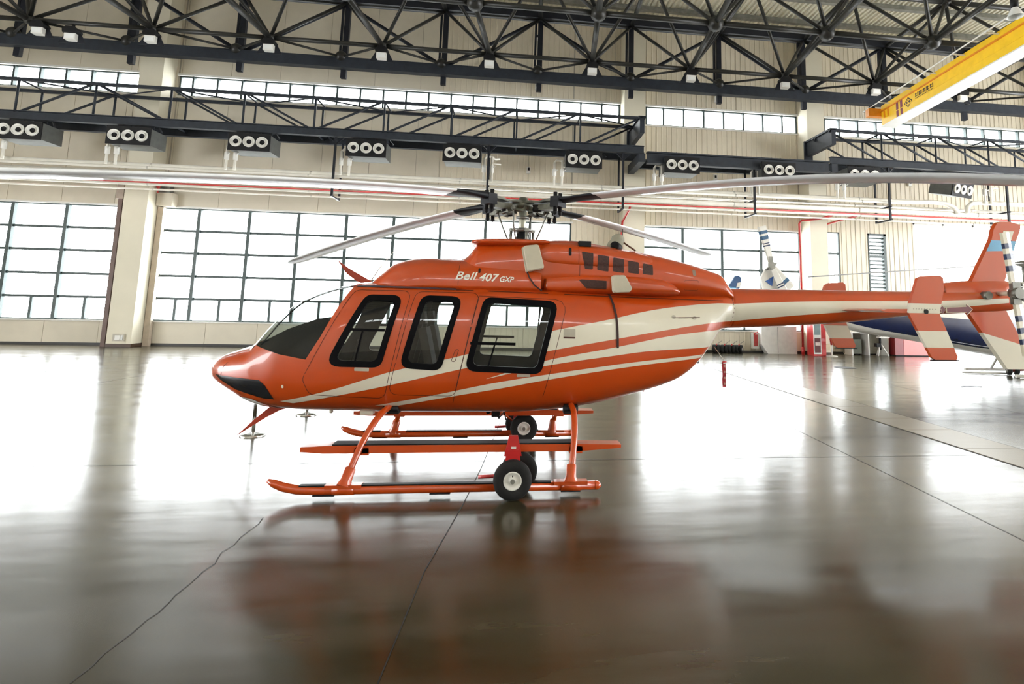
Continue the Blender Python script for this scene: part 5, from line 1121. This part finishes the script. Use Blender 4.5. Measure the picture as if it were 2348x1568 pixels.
# vending style cabinet with red side
t = thing('tool_vending_cabinet', 'tall red sided cabinet with glazed white front against the right hand pillar', 'cabinet', (13.83, 24.3, 0))
MB().box((13.52, 23.98, 0), (14.10, 24.55, 1.72)).build('body', M_red, t); MB().box((13.51, 23.95, 0.08), (13.86, 23.98, 1.70)).build('front', M_white, t); MB().box((13.55, 23.935, 0.92), (13.82, 23.951, 1.60)).build('glass_panel', mat('grey cabinet glass', (0.25, 0.32, 0.32), 0.1), t); MB().box((13.55, 23.935, 0.15), (13.82, 23.951, 0.78)).build('drawer_panel', mat('dark maroon panel', (0.12, 0.03, 0.03), 0.4), t); MB().box((13.57, 23.925, 0.46), (13.80, 23.936, 0.60)).build('label_plate', mat('pink white plate', (0.75, 0.6, 0.55), 0.5), t)
t = thing('barrier_post', 'white based post with red chain end in front of the red cabinet', 'barrier post', (14.25, 23.8, 0)); MB().lathe((14.25, 23.8, 0), (0, 0, 1), [(0, 0.24), (0.03, 0.24), (0.05, 0.06), (0.06, 0)], 20).build('base', M_white, t); MB().cyl((14.25, 23.8, 0.04), (14.25, 23.8, 0.5), 0.035, 10).build('pole', M_white, t); MB().tube([(14.25, 23.8, 0.5), (14.2, 23.78, 0.75), (14.25, 23.78, 0.95), (14.2, 23.78, 1.15)], 0.045, 8).build('red_sleeve', M_red, t)
# workshop pieces right of the stabiliser
M_wood = mat('grey cabinet board', (0.24, 0.22, 0.17), 0.6, var=0.15)
t = thing('work_cabinet', 'long low grey open fronted workbench cabinet against the wall on the right', 'workbench', (16.6, 24.9, 0))
MB().box((15.72, 24.6, 1.0), (17.6, 25.3, 1.05)).build('top', M_white, t); MB().box((15.72, 25.2, 0.04), (17.55, 25.3, 1.0)).build('back', M_wood, t)
for x in (15.74, 16.55, 17.52): MB().box((x, 24.62, 0), (x+0.06, 25.25, 1.0)).build('side_panel', M_white, t)
MB().box((15.8, 24.75, 0.06), (16.3, 25.15, 0.72)).build('crate', mat('green grey crate', (0.10, 0.11, 0.08), 0.6), t)
t = thing('machine_stand', 'white and black stand mounted bench tool in front of the grey workbench', 'tool', (16.85, 24.2, 0))
for dx, dy in ((-0.18, -0.15), (0.2, -0.12), (0.0, 0.2)): MB().tube([(16.85, 24.2, 0.62), (16.85+dx*1.4, 24.2+dy*1.4, 0.02)], 0.025, 8).build('leg', M_white, t)
MB().cyl((16.85, 24.2, 0.3), (16.85, 24.2, 0.95), 0.05, 12).build('column', M_black, t); MB().box((16.75, 24.08, 0.82), (17.25, 24.3, 0.87)).build('arm', M_white, t); MB().box((16.62, 24.1, 0.42), (16.82, 24.3, 0.58)).build('motor', M_black, t); MB().cyl((16.82, 24.15, 0.86), (16.82, 24.15, 1.02), 0.08, 14).build('head', M_white, t)
t = thing('red_cabinet', 'low wide red tool cabinet with dark red end on the floor at the right', 'cabinet', (18.5, 24.7, 0)); MB().box((18.13, 24.35, 0.05), (19.45, 25.1, 0.86)).build('body', mat('bright red enamel', (0.72, 0.05, 0.03), 0.3, coat=0.5), t); MB().box((17.70, 24.36, 0.05), (18.125, 25.1, 0.86)).build('end_section', mat('dark red enamel', (0.22, 0.012, 0.015), 0.35), t); MB().box((17.68, 24.34, 0.86), (19.47, 25.12, 0.90)).build('top', M_white, t); MB().box((17.75, 24.4, 0), (19.4, 25.05, 0.05)).build('plinth', M_black, t)
# ---------------------------------------------------------------- second helicopter, navy and white, behind the tail
h2 = thing('helicopter', 'white and navy helicopter with striped tail rotor parked behind the orange tail boom', 'helicopter', (16.0, 17.2, 0))
M_nv = mat('navy aircraft paint', (0.010, 0.018, 0.065), 0.25, var=0.1, coat=0.6); M_w2 = mat('white aircraft paint', (0.78, 0.76, 0.70), 0.3, var=0.04, coat=0.4)
B2 = Loft([(6.6, 2.56, 2.34, 0.08, 2.45, 2, 2), (8.2, 2.60, 2.24, 0.14, 2.42, 2, 2), (9.5, 2.62, 1.85, 0.25, 2.2, 2, 2), (11.15, 2.62, 1.32, 0.45, 1.9, 2.2, 2.2), (13.05, 2.62, 1.06, 0.75, 1.7, 2.5, 2.4), (15.2, 2.60, 0.70, 0.95, 1.6, 2.6, 2.4), (17.5, 2.60, 0.45, 1.05, 1.55, 2.6, 2.4), (19.6, 2.58, 0.42, 1.05, 1.5, 2.6, 2.4), (21.4, 2.2, 0.5, 0.85, 1.3, 2.4, 2.4), (22.6, 1.35, 0.8, 0.3, 1.05, 2, 2), (22.75, 1.15, 0.95, 0.08, 1.05, 2, 2)])
bm = B2.bm([round(x, 3) for x in np.arange(6.6, 22.76, 0.15)], 48)
finish('fuselage', bm, M_w2, B2, h2, off=(16.0, 0, 0)).location = (0, 0, 0)
stripe('navy_band', B2, smooth_line([(8.6, 2.40), (11.15, 2.05), (15.2, 1.75), (21.5, 1.65)]), smooth_line([(8.6, 2.22), (11.15, 1.50), (13.05, 1.19), (15.2, 0.87), (18.0, 0.72), (21.5, 0.9)]), M_nv, h2, org=(16.0, 0, 0), off=0.006, n=60, m=8)
def h2b(mb, name, mt, parent=None): return link(name, mb.mesh(name, mt, (16.0, 17.2, 0)), parent or h2)
h2b(MB().prism(ccw([(8.05, 2.45), (8.7, 2.4), (8.75, 2.75), (8.45, 3.2), (8.25, 3.35), (8.08, 3.2), (7.95, 2.95)]), 'y', 17.12, 17.24), 'tail_fin', M_w2)
h2b(MB().prism([(8.08, 2.85), (8.30, 2.70), (8.36, 3.02)], 'y', 17.10, 17.119), 'fin_emblem', mat('blue emblem', (0.03, 0.12, 0.42), 0.35))
h2b(MB().cyl((8.24, 16.95, 3.35), (8.24, 17.25, 3.35), 0.05, 12), 'tail_rotor_shaft', M_grey)
mb = MB(); mb.cyl((8.24, 16.93, 3.35), (8.24, 17.05, 3.35), 0.12, 14); mb.cbox((8.20, 16.98, 3.42), (0.14, 0.08, 0.42)); mb.cyl((8.04, 16.97, 3.2), (8.4, 16.97, 3.42), 0.03, 8); h2b(mb, 'tail_rotor_hub', M_grey)
M_nb = mat('teal blue blade band', (0.03, 0.10, 0.20), 0.35)
def trb(d, bands, L_):
    d = Vector((d[0], 0, d[1])).normalized(); c = Vector((d.z, 0, -d.x)); C_ = Vector((8.24, 16.97, 3.35))
    def seg(r0, r1, w0, w1, mt, name, par, e=0.0):
        L = [[C_+d*r+c*wd*sx+Vector((0, sy, 0)) for sx, sy in ((-1, 0.0), (-0.6, 0.02+e), (0.9, 0.008+e), (0.9, -0.008-e), (-0.6, -0.02-e))] for r, wd in ((r0, w0), (r1, w1))]
        mb = MB(); mb.add(L[0]+L[1], [(i, (i+1) % 5, 5+(i+1) % 5, 5+i) for i in range(5)]+[(4, 3, 2, 1, 0), (5, 6, 7, 8, 9)], False); return h2b(mb, name, mt, par)
    b = seg(0.12, L_, 0.10, 0.16, M_w2, 'tail_rotor_blade', None)
    for r0, r1, mt in bands: seg(r0, r1, 0.10+0.06*(r0-0.12)/(L_-0.12)+0.006, 0.10+0.06*(r1-0.12)/(L_-0.12)+0.006, mt, 'blade_band', b, 0.004)
trb((-0.30, 1.20), [(0.62, 0.66, M_navy), (0.70, 0.73, M_navy), (0.84, 0.96, M_nb), (1.03, 1.13, M_nb)], 1.28)
trb((0.36, -0.75), [(0.62, 0.66, M_navy), (0.70, 0.74, M_navy)], 0.9)
trb((0.62, -0.70), [(0.60, 0.72, M_nb)], 0.95)
# its landing skids and mast (largely hidden)
for yy in (16.2, 18.2): h2b(MB().tube([(15.8, yy, 0.06), (20.2, yy, 0.06), (20.6, yy, 0.2)], 0.05, 10), 'skid_tube', M_w2)
for xx in (16.8, 19.2): h2b(MB().tube([(xx, 16.2, 0.08), (xx, 16.5, 0.5), (xx, 17.2, 0.62), (xx, 17.9, 0.5), (xx, 18.2, 0.08)], 0.04, 10), 'cross_tube', M_w2)
bm = Loft([(15.5, 2.55, 2.45, 0.2, 2.5, 2, 2), (16.2, 3.0, 2.3, 0.5, 2.5, 2.4, 2), (18.2, 3.1, 2.3, 0.5, 2.5, 2.4, 2), (19.4, 2.6, 2.4, 0.3, 2.5, 2, 2)])
finish('engine_cowling', bm.bm([round(x, 2) for x in np.arange(15.5, 19.4, 0.12)], 32), M_w2, bm, h2, off=(16.0, 0, 0))
h2b(MB().cyl((17.4, 17.2, 3.0), (17.4, 17.2, 3.75), 0.07, 14), 'rotor_mast', M_grey)
h2b(MB().bar((17.4, 17.2, 3.72), (9.0, 16.0, 2.96), 0.28, 0.035, (0, 0, 1)), 'rotor_blade', mat('dark grey blade', (0.12, 0.115, 0.10), 0.4)); h2b(MB().bar((17.4, 17.2, 3.72), (25.8, 18.4, 2.96), 0.28, 0.035, (0, 0, 1)), 'rotor_blade', mat('dark grey blade', (0.12, 0.115, 0.10)))
h2b(MB().lathe((17.4, 17.2, 3.7), (0, 0, 1), [(-0.1, 0.1), (-0.05, 0.25), (0.06, 0.25), (0.1, 0.05)], 18), 'rotor_hub', M_grey)
h2b(MB().prism(ccw([(6.62, 2.35), (7.12, 2.35), (7.28, 2.70), (7.30, 2.95), (7.20, 3.01), (7.10, 2.99), (6.98, 2.80)]), 'y', 17.15, 17.25), 'stabiliser_fin', mat('blue fin paint', (0.03, 0.09, 0.22), 0.3))
h2b(MB().prism([(7.12, 2.62), (7.25, 2.64), (7.28, 2.80), (7.17, 2.78)], 'y', 17.135, 17.149), 'white_square', M_w2); h2b(MB().prism([(6.86, 2.62), (7.11, 2.58), (7.12, 2.62), (6.88, 2.66)], 'y', 17.135, 17.149), 'light_stripe', mat('light blue fin band', (0.16, 0.42, 0.66), 0.3))
# tow bar with wheels on the floor at the right edge
t = thing('tow_bar', 'dark red tow bar with black wheels lying on the floor at the right edge', 'tow bar', (17.0, 17.0, 0))
for x in (16.35, 16.62):
    ty = MB().lathe((x, 17.0, 0.17), (0.85, -0.5, 0), [(-0.06, 0.08), (-0.07, 0.12), (-0.05, 0.165), (0, 0.17), (0.05, 0.165), (0.07, 0.12), (0.06, 0.08)], 22).build('tyre', M_tyre, t); MB().lathe((x, 17.0, 0.17), (0.85, -0.5, 0), [(-0.06, 0), (-0.06, 0.08), (0.06, 0.08), (0.06, 0)], 18).build('rim', M_grey, ty)
MB().tube([(16.4, 17.0, 0.17), (17.2, 16.9, 0.22), (18.6, 16.8, 0.2)], 0.06, 12).build('bar', mat('dark red paint', (0.17, 0.02, 0.02), 0.4), t); MB().tube([(16.6, 17.0, 0.3), (16.9, 16.95, 0.36), (17.4, 16.9, 0.30)], 0.03, 8).build('lever', M_red, t); MB().cyl((15.0, 17.4, 0.035), (16.4, 17.1, 0.035), 0.03, 8).build('drawbar', M_white, t)
o = MB().tube([(12.1, 14.1, 0.012), (12.3, 14.2, 0.012), (12.75, 14.15, 0.010)], 0.010, 6).build('loose_cable', M_black); tag(o, 'short dark cable lying alone on the bright floor at the right', 'cable')
